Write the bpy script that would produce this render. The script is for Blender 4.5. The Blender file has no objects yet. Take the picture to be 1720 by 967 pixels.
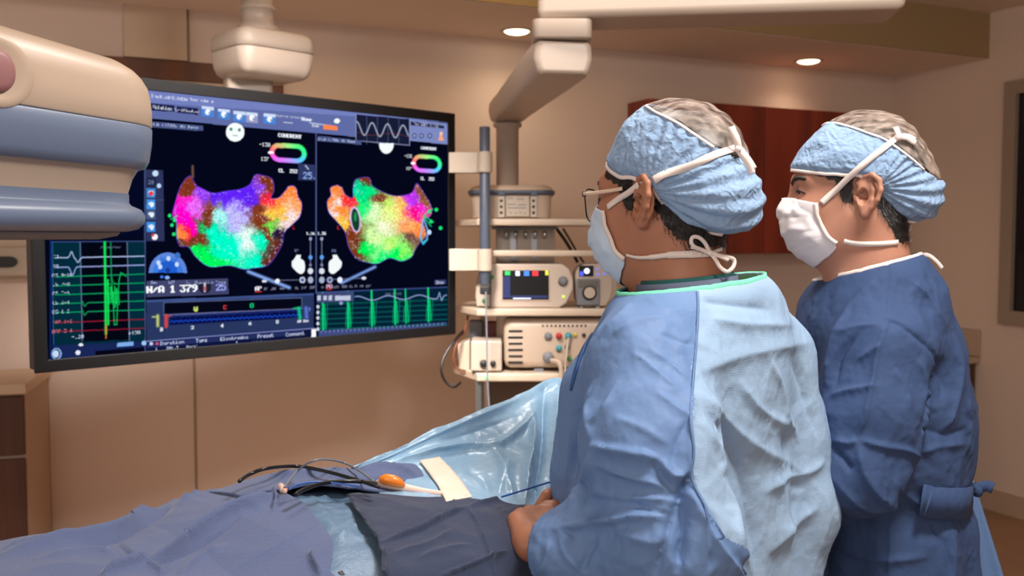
import bpy, math, random
import numpy as np
from mathutils import Vector, Matrix
from mathutils.bvhtree import BVHTree
random.seed(7); np.random.seed(7)
S = bpy.context.scene
# ---------------------------------------------------------------- camera
F = 1600.0; W, H = 1720, 967; CX, CY = 860.0, 483.5; CAMZ = 1.50
PITCH = math.atan(88.5 / F)
cam_d = bpy.data.cameras.new('camera'); cam = bpy.data.objects.new('camera', cam_d)
S.collection.objects.link(cam); S.camera = cam
cam_d.sensor_width = 36.0; cam_d.lens = 36.0 * F / W; cam_d.clip_start = 0.02
cam.location = (0, 0, CAMZ); cam.rotation_euler = (math.pi / 2 - PITCH, 0, 0)
cam_d.dof.use_dof = True; cam_d.dof.focus_distance = 1.38; cam_d.dof.aperture_fstop = 7
# ---------------------------------------------------------------- world, lights, exposure
S.view_settings.view_transform = 'Standard'; S.view_settings.look = 'None'
S.view_settings.gamma = 1.0; S.view_settings.exposure = 0.2; S.view_settings.use_curve_mapping = False
wd = bpy.data.worlds.new('world'); S.world = wd; wd.use_nodes = True
wd.node_tree.nodes['Background'].inputs[0].default_value = (1.0, 0.88, 0.81, 1)
wd.node_tree.nodes['Background'].inputs[1].default_value = 0.66
def area(name, loc, target, size, power, col, sy=None, spread=180):
    l = bpy.data.lights.new(name, 'AREA'); l.energy = power; l.color = col; l.size = size
    if sy: l.shape = 'RECTANGLE'; l.size_y = sy
    l.spread = math.radians(spread)
    o = bpy.data.objects.new(name, l); S.collection.objects.link(o); o.location = loc
    d = Vector(target) - Vector(loc); o.rotation_euler = d.to_track_quat('-Z', 'Y').to_euler()
    return o
def spot(name, loc, target, power, col, ang, size=0.06, blend=0.6):
    l = bpy.data.lights.new(name, 'SPOT'); l.energy = power; l.color = col; l.spot_size = math.radians(ang)
    l.spot_blend = blend; l.shadow_soft_size = size
    o = bpy.data.objects.new(name, l); S.collection.objects.link(o); o.location = loc
    d = Vector(target) - Vector(loc); o.rotation_euler = d.to_track_quat('-Z', 'Y').to_euler()
    return o
# ceiling lights over staff and table, two added fill lamps, and the cove in the raised ceiling
area('ceiling_light_over_staff', (0.72, 0.92, 2.66), (0.42, 1.5, 1.2), 0.42, 40.0, (1.0, 0.95, 0.90))
area('ceiling_light_over_table', (0.05, 2.1, 2.66), (-0.1, 1.7, 1.1), 0.5, 16.0, (1.0, 0.92, 0.86))
area('fill_light_behind_camera', (-0.9, -0.9, 2.55), (-0.1, 2.0, 1.0), 1.1, 20.0, (1.0, 0.90, 0.82))  # unseen fill lamp, added to light the scene from the camera side
area('fill_light_lower_wall', (-0.5, 1.9, 2.66), (-0.9, 4.0, 0.2), 0.5, 44.0, (1.0, 0.94, 0.90), None, 58)  # added fill lamp with no fixture, brightens the lower back wall
area('cove_light', (-0.35, 3.2, 2.64), (-0.35, 3.9, 2.60), 1.3, 4.0, (1.0, 0.68, 0.28), 0.06)

# ---------------------------------------------------------------- helpers
cp, sp_ = math.cos(PITCH), math.sin(PITCH)
def P(px, py, d):
    """world point seen at photo pixel (px,py) at depth d metres in front of the lens"""
    x = (px - CX) / F; y = -(py - CY) / F
    dx, dy, dz = x, cp + y * sp_, -sp_ + y * cp
    t = d / dy
    return Vector((dx * t, d, CAMZ + dz * t))
def proj(v):
    """photo pixels of an (n,3) array"""
    v = np.asarray(v, float); rel = v - np.array([0, 0, CAMZ])
    zc = rel[:, 1] * cp - rel[:, 2] * sp_
    yc = rel[:, 1] * sp_ + rel[:, 2] * cp
    return CX + F * rel[:, 0] / zc, CY - F * yc / zc
def link(o, parent=None):
    S.collection.objects.link(o)
    if parent is not None: o.parent = parent
    return o
def empty(name, loc=(0, 0, 0)):
    o = bpy.data.objects.new(name, None); S.collection.objects.link(o); o.location = loc
    return o
def tag(o, label=None, cat=None, group=None, kind=None):
    if label: o['label'] = label
    if cat: o['category'] = cat
    if group: o['group'] = group
    if kind: o['kind'] = kind
    return o
def world_of(o):
    m = o.matrix_parent_inverse @ o.matrix_basis
    return m if o.parent is None else world_of(o.parent) @ m
def build(name, vs, fs, m, parent=None, smooth=True, mats=None, fmat=None):
    """ONE mesh object; vertices are world coordinates whatever the parent"""
    me = bpy.data.meshes.new(name)
    if isinstance(vs, np.ndarray) and isinstance(fs, np.ndarray) and len(fs):
        nv, nf, k = len(vs), len(fs), fs.shape[1]
        me.vertices.add(nv); me.vertices.foreach_set('co', np.ascontiguousarray(vs, np.float32).ravel())
        me.loops.add(nf * k); me.loops.foreach_set('vertex_index', np.ascontiguousarray(fs, np.int32).ravel())
        me.polygons.add(nf); me.polygons.foreach_set('loop_start', np.arange(nf, dtype=np.int32) * k)
        me.update(calc_edges=True)
    else:
        me.from_pydata([tuple(v) for v in vs], [], [tuple(int(i) for i in f) for f in fs])
    me.validate()
    for mm in (mats or [m]): me.materials.append(mm)
    if fmat is not None: me.polygons.foreach_set('material_index', np.asarray(fmat, np.int32))
    me.polygons.foreach_set('use_smooth', [smooth] * len(me.polygons))
    o = bpy.data.objects.new(name, me)
    S.collection.objects.link(o)
    if parent is not None:
        o.parent = parent
        w = world_of(parent)
        o.matrix_parent_inverse = w.inverted()
    return o
def bevel(o, w, seg=2, ang=35):
    b = o.modifiers.new('bevel', 'BEVEL'); b.width = w; b.segments = seg; b.limit_method = 'ANGLE'; b.angle_limit = math.radians(ang)
    for p in o.data.polygons: p.use_smooth = True
    wn = o.modifiers.new('wn', 'WEIGHTED_NORMAL'); wn.keep_sharp = True
    return o
class MB:
    def __init__(s): s.v = []; s.f = []
    def add(s, vs, fs):
        b = len(s.v); s.v += [tuple(v) for v in vs]; s.f += [tuple(b + i for i in f) for f in fs]; return s
    def box(s, c, size, M=None):
        x, y, z = [k / 2 for k in size]
        vs = [Vector((a * x, b * y, e * z)) for a in (-1, 1) for b in (-1, 1) for e in (-1, 1)]
        if M is not None: vs = [M @ v for v in vs]
        vs = [v + Vector(c) for v in vs]
        return s.add(vs, [(0, 1, 3, 2), (4, 6, 7, 5), (0, 4, 5, 1), (2, 3, 7, 6), (0, 2, 6, 4), (1, 5, 7, 3)])
    def prism(s, poly, z0, z1):
        n = len(poly)
        a = sum(poly[i][0] * poly[(i + 1) % n][1] - poly[(i + 1) % n][0] * poly[i][1] for i in range(n))
        if a < 0: poly = poly[::-1]
        vs = [(p[0], p[1], z0) for p in poly] + [(p[0], p[1], z1) for p in poly]
        return s.add(vs, [tuple(range(n - 1, -1, -1)), tuple(range(n, 2 * n))] + [(i, (i + 1) % n, n + (i + 1) % n, n + i) for i in range(n)])
    def tube(s, pts, r, n=12, caps=True):
        pts = [Vector(p) for p in pts]; rs = r if hasattr(r, '__len__') else [r] * len(pts)
        vs = []; up = None
        for i, p in enumerate(pts):
            t = (pts[min(i + 1, len(pts) - 1)] - pts[max(i - 1, 0)]).normalized()
            if up is None:
                up = Vector((0, 0, 1)) if abs(t.z) < .9 else Vector((1, 0, 0))
            a = t.cross(up).normalized(); b = a.cross(t).normalized(); up = b
            for k in range(n):
                th = 2 * math.pi * k / n
                vs.append(p + a * math.cos(th) * rs[i] + b * math.sin(th) * rs[i])
        fs = []
        for i in range(len(pts) - 1):
            for k in range(n):
                k2 = (k + 1) % n
                fs.append((i * n + k, i * n + k2, (i + 1) * n + k2, (i + 1) * n + k))
        if caps:
            fs.append(tuple(range(n - 1, -1, -1))); fs.append(tuple((len(pts) - 1) * n + k for k in range(n)))
        return s.add(vs, fs)
    def lathe(s, c, prof, n=32, axis=(0, 0, 1)):
        ax = Vector(axis).normalized(); q = Vector((0, 0, 1)).rotation_difference(ax)
        vs = []; fs = []
        for r, z in prof:
            for k in range(n):
                th = 2 * math.pi * k / n
                vs.append(q @ Vector((r * math.cos(th), r * math.sin(th), z)) + Vector(c))
        for i in range(len(prof) - 1):
            for k in range(n):
                k2 = (k + 1) % n
                fs.append((i * n + k, i * n + k2, (i + 1) * n + k2, (i + 1) * n + k))
        fs.append(tuple(range(n - 1, -1, -1))); fs.append(tuple((len(prof) - 1) * n + k for k in range(n)))
        return s.add(vs, fs)
    def build(s, name, m, parent=None, smooth=False):
        return build(name, s.v, s.f, m, parent, smooth)
def smooth_curve(pts, n=8):
    """Catmull-Rom through the points"""
    pts = [Vector(p) for p in pts]; out = []
    q = [pts[0] * 2 - pts[1]] + pts + [pts[-1] * 2 - pts[-2]]
    for i in range(1, len(q) - 2):
        for k in range(n):
            t = k / n; a, b, c, d = q[i - 1], q[i], q[i + 1], q[i + 2]
            out.append(0.5 * ((2 * b) + (c - a) * t + (2 * a - 5 * b + 4 * c - d) * t * t + (3 * b - a - 3 * c + d) * t ** 3))
    out.append(pts[-1]); return out
def sst(a, b, x):
    t = np.clip((x - a) / (b - a), 0, 1); return t * t * (3 - 2 * t)
# ---------------------------------------------------------------- materials
def lin(c):
    return tuple(((v / 255) / 12.92 if v / 255 <= 0.04045 else ((v / 255 + 0.055) / 1.055) ** 2.4) for v in c) + (1,)
def mat(name, rgb, rough=0.6, metal=0.0, spec=0.5, noise=None, bump=None, sheen=0, trans=None, emit=None, coat=0, alpha=None, sss=0):
    """noise=(scale,amount,detail) colour variation; bump=(scale,strength,distance)"""
    m = bpy.data.materials.new(name); m.use_nodes = True; nt = m.node_tree; b = nt.nodes['Principled BSDF']
    c = lin(rgb) if max(rgb) > 1 else tuple(rgb) + (1,)
    b.inputs['Base Color'].default_value = c; b.inputs['Roughness'].default_value = rough
    b.inputs['Metallic'].default_value = metal; b.inputs['Specular IOR Level'].default_value = spec
    if coat: b.inputs['Coat Weight'].default_value = coat; b.inputs['Coat Roughness'].default_value = .15
    if sheen: b.inputs['Sheen Weight'].default_value = sheen; b.inputs['Sheen Roughness'].default_value = .4
    if sss:
        b.inputs['Subsurface Weight'].default_value = sss; b.inputs['Subsurface Scale'].default_value = .01
        b.inputs['Subsurface Radius'].default_value = (1, .35, .2)
    if alpha is not None: b.inputs['Alpha'].default_value = alpha
    if trans: b.inputs['Transmission Weight'].default_value = trans
    if emit:
        b.inputs['Emission Color'].default_value = lin(emit[0]); b.inputs['Emission Strength'].default_value = emit[1]
    tc = nt.nodes.new('ShaderNodeTexCoord')
    if noise:
        n = nt.nodes.new('ShaderNodeTexNoise'); n.inputs['Scale'].default_value = noise[0]; n.inputs['Detail'].default_value = 5
        nt.links.new(tc.outputs['Object'], n.inputs['Vector'])
        mx = nt.nodes.new('ShaderNodeMix'); mx.data_type = 'RGBA'
        mx.inputs[6].default_value = tuple(v * (1 - noise[1]) for v in c[:3]) + (1,)
        mx.inputs[7].default_value = tuple(min(1, v * (1 + noise[1])) for v in c[:3]) + (1,)
        nt.links.new(n.outputs[0], mx.inputs[0]); nt.links.new(mx.outputs[2], b.inputs['Base Color'])
    if bump:
        n = nt.nodes.new('ShaderNodeTexNoise'); n.inputs['Scale'].default_value = bump[0]; n.inputs['Detail'].default_value = 4
        nt.links.new(tc.outputs['Object'], n.inputs['Vector'])
        bp = nt.nodes.new('ShaderNodeBump'); bp.inputs['Strength'].default_value = bump[1]; bp.inputs['Distance'].default_value = bump[2]
        nt.links.new(n.outputs[0], bp.inputs['Height']); nt.links.new(bp.outputs[0], b.inputs['Normal'])
    return m
def wood(name, c1, c2, scale=(1, 1, 1), rough=.35):
    m = mat(name, c1, rough); nt = m.node_tree; b = nt.nodes['Principled BSDF']
    tc = nt.nodes.new('ShaderNodeTexCoord'); mp = nt.nodes.new('ShaderNodeMapping'); mp.inputs['Scale'].default_value = scale
    n = nt.nodes.new('ShaderNodeTexNoise'); n.inputs['Scale'].default_value = 6; n.inputs['Detail'].default_value = 8; n.inputs['Distortion'].default_value = 1.2
    nt.links.new(tc.outputs['Object'], mp.inputs[0]); nt.links.new(mp.outputs[0], n.inputs[0])
    r = nt.nodes.new('ShaderNodeValToRGB'); r.color_ramp.elements[0].position = .35; r.color_ramp.elements[1].position = .65
    r.color_ramp.elements[0].color = lin(c1); r.color_ramp.elements[1].color = lin(c2)
    nt.links.new(n.outputs[0], r.inputs[0]); nt.links.new(r.outputs[0], b.inputs['Base Color'])
    return m
def fabric(name, c1, c2, rough=.75, crumple=(14, .5, .006), fine=(220, .25, .0006), sheen=0.0, spec=.35, warp=.25, stretch=(1, 1, 1), weave=None, translucent=0):
    """non-woven cloth: creases from a distorted voronoi, fine fibres from noise, colour varies slightly"""
    m = mat(name, c1, rough, spec=spec, sheen=sheen); nt = m.node_tree; b = nt.nodes['Principled BSDF']; L = nt.links.new
    tc = nt.nodes.new('ShaderNodeTexCoord'); mp = nt.nodes.new('ShaderNodeMapping'); mp.inputs['Scale'].default_value = stretch
    L(tc.outputs['Object'], mp.inputs[0])
    nz = nt.nodes.new('ShaderNodeTexNoise'); nz.inputs['Scale'].default_value = crumple[0] * .7; nz.inputs['Detail'].default_value = 3
    L(mp.outputs[0], nz.inputs[0])
    ad = nt.nodes.new('ShaderNodeMix'); ad.data_type = 'RGBA'; ad.blend_type = 'ADD'; ad.inputs[0].default_value = warp
    L(mp.outputs[0], ad.inputs[6]); L(nz.outputs[1], ad.inputs[7])
    vo = nt.nodes.new('ShaderNodeTexVoronoi'); vo.feature = 'SMOOTH_F1'; vo.inputs['Scale'].default_value = crumple[0]; vo.inputs['Smoothness'].default_value = .25
    L(ad.outputs[2], vo.inputs[0])
    b1 = nt.nodes.new('ShaderNodeBump'); b1.inputs['Strength'].default_value = crumple[1]; b1.inputs['Distance'].default_value = crumple[2]
    L(vo.outputs[0], b1.inputs['Height'])
    fn = nt.nodes.new('ShaderNodeTexNoise'); fn.inputs['Scale'].default_value = fine[0]; fn.inputs['Detail'].default_value = 3
    L(tc.outputs['Object'], fn.inputs[0])
    b2 = nt.nodes.new('ShaderNodeBump'); b2.inputs['Strength'].default_value = fine[1]; b2.inputs['Distance'].default_value = fine[2]
    L(fn.outputs[0], b2.inputs['Height']); L(b1.outputs[0], b2.inputs['Normal'])
    last = b2
    if weave:
        wv = nt.nodes.new('ShaderNodeTexVoronoi'); wv.inputs['Scale'].default_value = weave[0]; wv.inputs['Randomness'].default_value = weave[2]
        L(tc.outputs['Object'], wv.inputs[0])
        b3 = nt.nodes.new('ShaderNodeBump'); b3.inputs['Strength'].default_value = weave[1]; b3.inputs['Distance'].default_value = .0008
        L(wv.outputs[0], b3.inputs['Height']); L(b2.outputs[0], b3.inputs['Normal']); last = b3
    L(last.outputs[0], b.inputs['Normal'])
    cn = nt.nodes.new('ShaderNodeTexNoise'); cn.inputs['Scale'].default_value = 9; cn.inputs['Detail'].default_value = 6
    L(tc.outputs['Object'], cn.inputs[0])
    mx = nt.nodes.new('ShaderNodeMix'); mx.data_type = 'RGBA'; mx.inputs[6].default_value = lin(c1); mx.inputs[7].default_value = lin(c2)
    L(cn.outputs[0], mx.inputs[0]); L(mx.outputs[2], b.inputs['Base Color'])
    if translucent:
        b.inputs['Alpha'].default_value = translucent
    return m
M = dict(
    wall=mat('painted_wall', (212, 190, 174), .9, noise=(1.5, .03), bump=(300, .15, .001)),
    wall2=mat('wall_panel', (202, 178, 154), .85, noise=(1.5, .03)),
    seam=mat('wall_seam', (158, 134, 112), .9),
    ceil=mat('ceiling_paint', (224, 206, 190), .95, bump=(300, .1, .001)),
    tray=mat('ceiling_tray_paint', (156, 130, 92), .95),
    floor=mat('floor_vinyl', (160, 124, 94), .45, noise=(8, .12)),
    base=mat('baseboard', (180, 154, 132), .6),
    cherry=wood('cherry_wood', (112, 42, 26), (150, 60, 38), (1, 1, .12)),
    brown=wood('brown_wood', (78, 44, 28), (104, 60, 38), (1, 1, .15), .6),
    cream=mat('cream_plastic', (186, 164, 144), .38, bump=(600, .04, .0005)),
    white=mat('white_plastic', (180, 164, 146), .35),
    offwhite=mat('offwhite_enamel', (184, 166, 150), .4),
    band=mat('blue_grey_plastic', (106, 120, 144), .35, bump=(500, .04, .0005)),
    dark=mat('dark_plastic', (34, 32, 32), .45),
    black=mat('black_bezel', (16, 15, 15), .45, spec=.25),
    grey=mat('grey_plastic', (112, 112, 116), .5),
    polegrey=mat('blue_grey_pole', (74, 80, 94), .4),
    steel=mat('brushed_steel', (170, 168, 164), .3, metal=.9),
    shelf=mat('shelf_enamel', (196, 176, 154), .4),
    glass=mat('smoked_acrylic', (120, 110, 100), .2, alpha=.55),
    red=mat('red_plastic', (180, 40, 40), .4), teal=mat('teal_plastic', (60, 140, 150), .4),
    yellow=mat('yellow_plastic', (200, 180, 60), .4), green=mat('green_plastic', (50, 120, 60), .4),
    mauve=mat('mauve_pad', (150, 104, 104), .5),
    copper=mat('brown_cable', (110, 62, 40), .5),
    cord=mat('black_cord', (16, 16, 18), .3), bluecord=mat('blue_cord', (30, 84, 170), .35), greycord=mat('grey_cord', (120, 124, 134), .35),
    orange=mat('orange_plastic', (240, 130, 30), .35, coat=.3), pinkish=mat('pale_pink_plastic', (240, 205, 188), .35, coat=.3),
    tape=mat('cream_tape', (236, 214, 196), .7, noise=(60, .04)),
    lamp=mat('lamp_lens', (255, 230, 190), .5, emit=((255, 226, 180), 7.0)),
    skin1=mat('skin_warm', (172, 116, 88), .48, noise=(60, .10), bump=(900, .12, .0006), sss=.06),
    skin2=mat('skin_light', (184, 130, 106), .5, noise=(60, .08), bump=(900, .12, .0006), sss=.06),
    hairm=mat('black_hair', (22, 17, 15), .45),
    eyew=mat('eye_white', (215, 205, 200), .2), iris=mat('eye_iris', (44, 28, 20), .15),
    lens=mat('spectacle_lens', (240, 240, 245), .02, alpha=.12),
    frame=mat('spectacle_frame', (40, 34, 34), .3, metal=.6),
    temple=mat('cream_temple', (226, 200, 176), .3),
)
# ---------------------------------------------------------------- room shell
CORNER = Vector((2.31, 5.83, 0)); U = Vector((.907, .421, 0)).normalized(); V = Vector((U.y, -U.x, 0))
ZS, ZC = CAMZ + .957, CAMZ + 1.20          # soffit and raised ceiling
def wall_pt(px, off=0.0):
    """point of the back wall seen at pixel column px (pushed off the wall by off)"""
    k = (px - CX) / F; c = CORNER + V * off
    t = (c.x - k * c.y) / (U.x - k * U.y)
    p = c - U * t
    return p
def wdist(px): return (CORNER - wall_pt(px)).dot(U)
def wbox(px0, px1, z0, z1, o0, o1):
    """box along the back wall between two pixel columns; o0/o1 = distance off the wall"""
    a, b = -wdist(px0), -wdist(px1)
    m = MB(); q = [CORNER + U * a + V * o0, CORNER + U * b + V * o0, CORNER + U * b + V * o1, CORNER + U * a + V * o1]
    return m.prism([(p.x, p.y) for p in q], z0, z1)
def ubox(a0, a1, z0, z1, o0, o1):
    q = [CORNER + U * a0 + V * o0, CORNER + U * a1 + V * o0, CORNER + U * a1 + V * o1, CORNER + U * a0 + V * o1]
    return MB().prism([(p.x, p.y) for p in q], z0, z1)
def struct(o): o['kind'] = 'structure'; return o
struct(ubox(-7.0, .12, 0, 2.9, -.12, 0).build('wall_back', M['wall']))
struct(ubox(0, .12, 0, 2.9, 0, 7.5).build('wall_right', M['wall']))
struct(ubox(-7.0, .12, -.1, 0, -.12, 7.5).build('floor', M['floor']))
struct(ubox(-7.0, .12, ZC, ZC + .1, -.12, 7.5).build('ceiling', M['ceil']))
sf = struct(ubox(-7.0, 0, ZS, ZC, 0, .65).build('ceiling_soffit', M['ceil']))
struct(ubox(-7.0, 0, ZS + .002, ZC, .65, .662).build('ceiling_tray_face', M['tray']))
struct(ubox(-.016, 0, 0, .115, 0, 7.4).build('baseboard_right', M['base']))
struct(ubox(-7, 0, 0, .115, 0, .016).build('baseboard_back', M['base']))
struct(wbox(216, 320, 2.24, ZS, 0, .02).build('trim_1', M['wall2']))
struct(wbox(321, 325, 0.115, ZS, 0, .004).build('trim_2', M['seam']))
struct(wbox(72, 76, 0.115, 1.25, 0, .006).build('trim_3', M['seam']))
# window in the right wall, at the frame's right edge
def rwall(d):                                   # distance along the right wall from the corner
    return CORNER + V * d
def rbox(d0, d1, z0, z1, o0, o1): return ubox(-o1, -o0, z0, z1, d0, d1)
wn = struct(rbox(.86, 1.8, 1.10, 2.24, .0, .012).build('window_1', mat('window_dark_glass', (26, 26, 30), .12)))
w_ = MB()
for a in ((.79, .86, 1.03, 2.31), (1.8, 1.87, 1.03, 2.31), (.86, 1.8, 2.24, 2.31), (.86, 1.8, 1.03, 1.10)):
    q = rbox(*a, 0, .04); w_.add(q.v, q.f)
fr = w_.build('window_frame', mat('window_frame_paint', (150, 132, 116), .5), wn)
# ---------------------------------------------------------------- recessed lamps
def downlight(px, py, label):
    d = .957 * F / (395 - py); c = P(px, py, d); c.z = ZS
    t = empty('recessed_ceiling_light', c); tag(t, label, 'ceiling light', 'round recessed lights in the soffit')
    MB().lathe(c, [(.058, -.0005), (.062, -.004), (.074, -.006), (.080, -.0005)], 40).build('trim_ring', M['white'], t, True)
    MB().lathe(c, [(.002, -.016), (.030, -.0145), (.050, -.009), (.0585, -.0035)], 40).build('lamp_lens', M['lamp'], t, True)
    spot('downlight_beam', (c.x, c.y, c.z - .03), (c.x, c.y, 0), 5, (1, .82, .62), 140, .06, 1.0)
downlight(868, 57, 'glowing round recessed ceiling light beside the white boom arm')
downlight(1358, 106, 'glowing round recessed ceiling light above the two masked people, right of the other')
# ---------------------------------------------------------------- cherry wall cabinet
t = empty('wall_cabinet', wall_pt(1240)); tag(t, 'reddish cherry wood wall cabinet mounted behind the two masked people', 'cabinet')
cz0, cz1 = 1.40, 2.19
bevel(wbox(1052, 1405, cz0, cz1, .002, .20).build('body', M['cherry'], t), .003)
a0, a1 = -wdist(1052), -wdist(1405)
a0 += .0; sw = (a1 - a0) / 2
for k in range(2):
    b = ubox(a0 + sw * k + .003, a0 + sw * (k + 1) - .003, cz0 + .003, cz1 - .003, .201, .22).build('cabinet_door', M['cherry'], t); bevel(b, .002)
# ---------------------------------------------------------------- wood framed board behind the monitor
t = empty('framed_wall_board', wall_pt(330)); tag(t, 'cream wall board in a brown wood frame behind the large screen', 'wall board')
x0, x1 = -wdist(100), -wdist(478)
ubox(x0 + .05, x1 - .05, 1.30, 2.17, .002, .012).build('board', M['wall2'], t)
m = MB()
for a in ((x0, x1, 2.155, 2.235), (x0, x1, 1.25, 1.31), (x0, x0 + .07, 1.31, 2.155), (x1 - .07, x1, 1.31, 2.155)):
    q = ubox(*a, .002, .03); m.add(q.v, q.f)
bevel(m.build('wood_frame', M['brown'], t), .003)
# ---------------------------------------------------------------- counter, lower left
t = empty('base_cabinet', P(0, 900, 3.6)); t.location.z = 0; tag(t, 'brown wood base cabinet with beige side under the left counter', 'cabinet')
A = P(79, 600, 3.86); B = P(40, 600, 3.46); C_ = P(-260, 600, 3.30); D_ = P(-260, 600, 3.53)
pl = lambda *q: [(p.x, p.y) for p in q]
MB().prism(pl(A, B, C_, D_), 0.0, .925).build('body', M['base'], t)
dirn = (C_ - B).normalized(); nrm = Vector((-dirn.y, dirn.x, 0)); nrm = nrm if nrm.y < 0 else -nrm
for z0, z1 in ((.70, .915), (.02, .685)):
    q0 = B + dirn * .002; q1 = B + dirn * .9
    bevel(MB().prism(pl(q0, q1, q1 + nrm * .02, q0 + nrm * .02), z0, z1).build('drawer_front' if z0 > .5 else 'cabinet_door', M['brown'], t), .003)
e = (B - A).normalized() * .02; g = Vector((.015, 0, 0))
o = tag(MB().prism(pl(A + g, B + g + nrm * .045 + e * 0, C_ + nrm * .045, D_), .927, .965).build('countertop', mat('counter_laminate', (206, 176, 146), .45)), 'pale beige laminate counter top on the left base cabinet', 'countertop'); bevel(o, .004)
# white rail unit with oval grip on the wall at the left edge
t = empty('wall_dispenser', P(0, 446, 3.7)); tag(t, 'white wall dispenser with a dark oval slot at the left picture edge', 'dispenser')
bevel(wbox(-160, 56, 1.335, 1.455, .002, .06).build('housing', M['white'], t), .012, 3)
c = wall_pt(8, .061); vs = []
sl = MB()
n = 28; ring = []
for k in range(n):
    th = 2 * math.pi * k / n; a = math.copysign(abs(math.cos(th)) ** .6, math.cos(th)) * .045; b = math.sin(th) * .022
    ring.append(c + U * a + Vector((0, 0, 1.395 + b)))
sl.add([p + V * 0 for p in ring] + [p + V * .004 for p in ring], [tuple(range(n - 1, -1, -1)), tuple(range(n, 2 * n))] + [(i, (i + 1) % n, n + (i + 1) % n, n + i) for i in range(n)])
sl.build('oval_slot', M['dark'], t)
# counter end on the right, behind the second person
t = empty('base_cabinet', rwall(.85)); tag(t, 'dark wood base cabinet along the right wall behind the person in dark blue', 'cabinet')
rbox(.03, .64, 0, .793, .017, .50).build('body', M['brown'], t)
rbox(.03, .64, .10, .785, .501, .516).build('cabinet_door', M['cherry'], t)
tag(bevel(rbox(.02, .66, .795, .83, .002, .53).build('countertop', M['base']), .004), 'beige counter top on the dark cabinet by the right wall', 'countertop')
tag(bevel(rbox(.02, .66, .832, .98, .002, .02).build('backsplash', M['base']), .004), 'low beige backsplash panel above the counter on the right wall', 'backsplash')
# ---------------------------------------------------------------- large wall-size monitor
MR, ML = P(766, 562, 3.469), P(59, 628, 2.471)
mz0, mz1 = 1.139, 1.939
ml = Vector((ML.x, ML.y, mz0)); mr = Vector((MR.x, MR.y, mz0))
mu = (mr - ml).normalized(); mn = Vector((mu.y, -mu.x, 0)); MW = (mr - ml).length; MH = mz1 - mz0
if mn.y > 0: mn = -mn
def mpt(u, z, off=0.0): return ml + mu * u + Vector((0, 0, z)) + mn * off
mon = empty('large_display_monitor', mpt(MW / 2, 0)); tag(mon, 'large flat mapping monitor in black bezel showing coloured heart chambers', 'monitor')
bz = .034
def mquadbox(m, u0, u1, z0, z1, o0, o1):
    vs = [mpt(u, z, o) for o in (o0, o1) for (u, z) in ((u0, z0), (u1, z0), (u1, z1), (u0, z1))]
    return m.add(vs, [(3, 2, 1, 0), (4, 5, 6, 7), (0, 1, 5, 4), (1, 2, 6, 5), (2, 3, 7, 6), (3, 0, 4, 7)])
m = MB(); mquadbox(m, .005, MW - .005, .005, MH - .005, -.065, -.012); bevel(m.build('back_housing', M['dark'], mon), .006)
m = MB()
o4 = [(0, 0), (MW, 0), (MW, MH), (0, MH)]; i4 = [(bz, bz), (MW - bz, bz), (MW - bz, MH - bz), (bz, MH - bz)]
vs = [mpt(*q, 0) for q in o4] + [mpt(*q, 0) for q in i4] + [mpt(*q, -.011) for q in o4] + [mpt(*q, -.011) for q in i4]
fs = []
for k in range(4):
    j = (k + 1) % 4
    fs += [(k, j, 4 + j, 4 + k), (8 + j, 8 + k, 12 + k, 12 + j), (8 + k, 8 + j, j, k), (4 + k, 4 + j, 12 + j, 12 + k)]
m.add(vs, fs); bevel(m.build('bezel', M['black'], mon), .003)
# ---- screen: a flat lit panel, its picture drawn cell by cell
NU, NV = 840, 450
SW, SH = MW - 2 * bz, MH - 2 * bz
uu, vv = np.meshgrid(np.linspace(0, 1, NU), np.linspace(0, 1, NV))
org = np.array(mpt(bz, bz, -.004)); eu = np.array(mu) * SW; ev = np.array((0, 0, SH))
pos = (org + uu.ravel()[:, None] * eu + vv.ravel()[:, None] * ev)
PX, PY = proj(pos)
IM = np.zeros((len(PX), 3)); IM[:] = (4, 6, 24)
rng = np.random.RandomState(3)
def vnoise(x, y, sc, seed=0):
    r = np.random.RandomState(seed); G = r.rand(64, 64)
    x = x / sc; y = y / sc; xi = np.floor(x).astype(int); yi = np.floor(y).astype(int); fx = x - xi; fy = y - yi
    fx = fx * fx * (3 - 2 * fx); fy = fy * fy * (3 - 2 * fy)
    g = lambda a, b: G[a % 64, b % 64]
    return (g(xi, yi) * (1 - fx) + g(xi + 1, yi) * fx) * (1 - fy) + (g(xi, yi + 1) * (1 - fx) + g(xi + 1, yi + 1) * fx) * fy
def paint(mask, col, a=1.0):
    IM[mask] = IM[mask] * (1 - a) + np.array(col, float) * a
def inpoly(pts):
    pts = np.array(pts, float); x0, y0 = pts.min(0); x1, y1 = pts.max(0)
    idx = np.where((PX >= x0) & (PX <= x1) & (PY >= y0) & (PY <= y1))[0]
    x, y = PX[idx], PY[idx]; ins = np.zeros(len(idx), bool); n = len(pts)
    for i in range(n):
        (xa, ya), (xb, yb) = pts[i], pts[(i + 1) % n]
        c = ((ya > y) != (yb > y)); c &= x < (xb - xa) * (y - ya) / (yb - ya + 1e-9) + xa; ins ^= c
    return idx[ins]
def poly(pts, col, a=1.0): paint(inpoly(pts), col, a)
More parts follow.
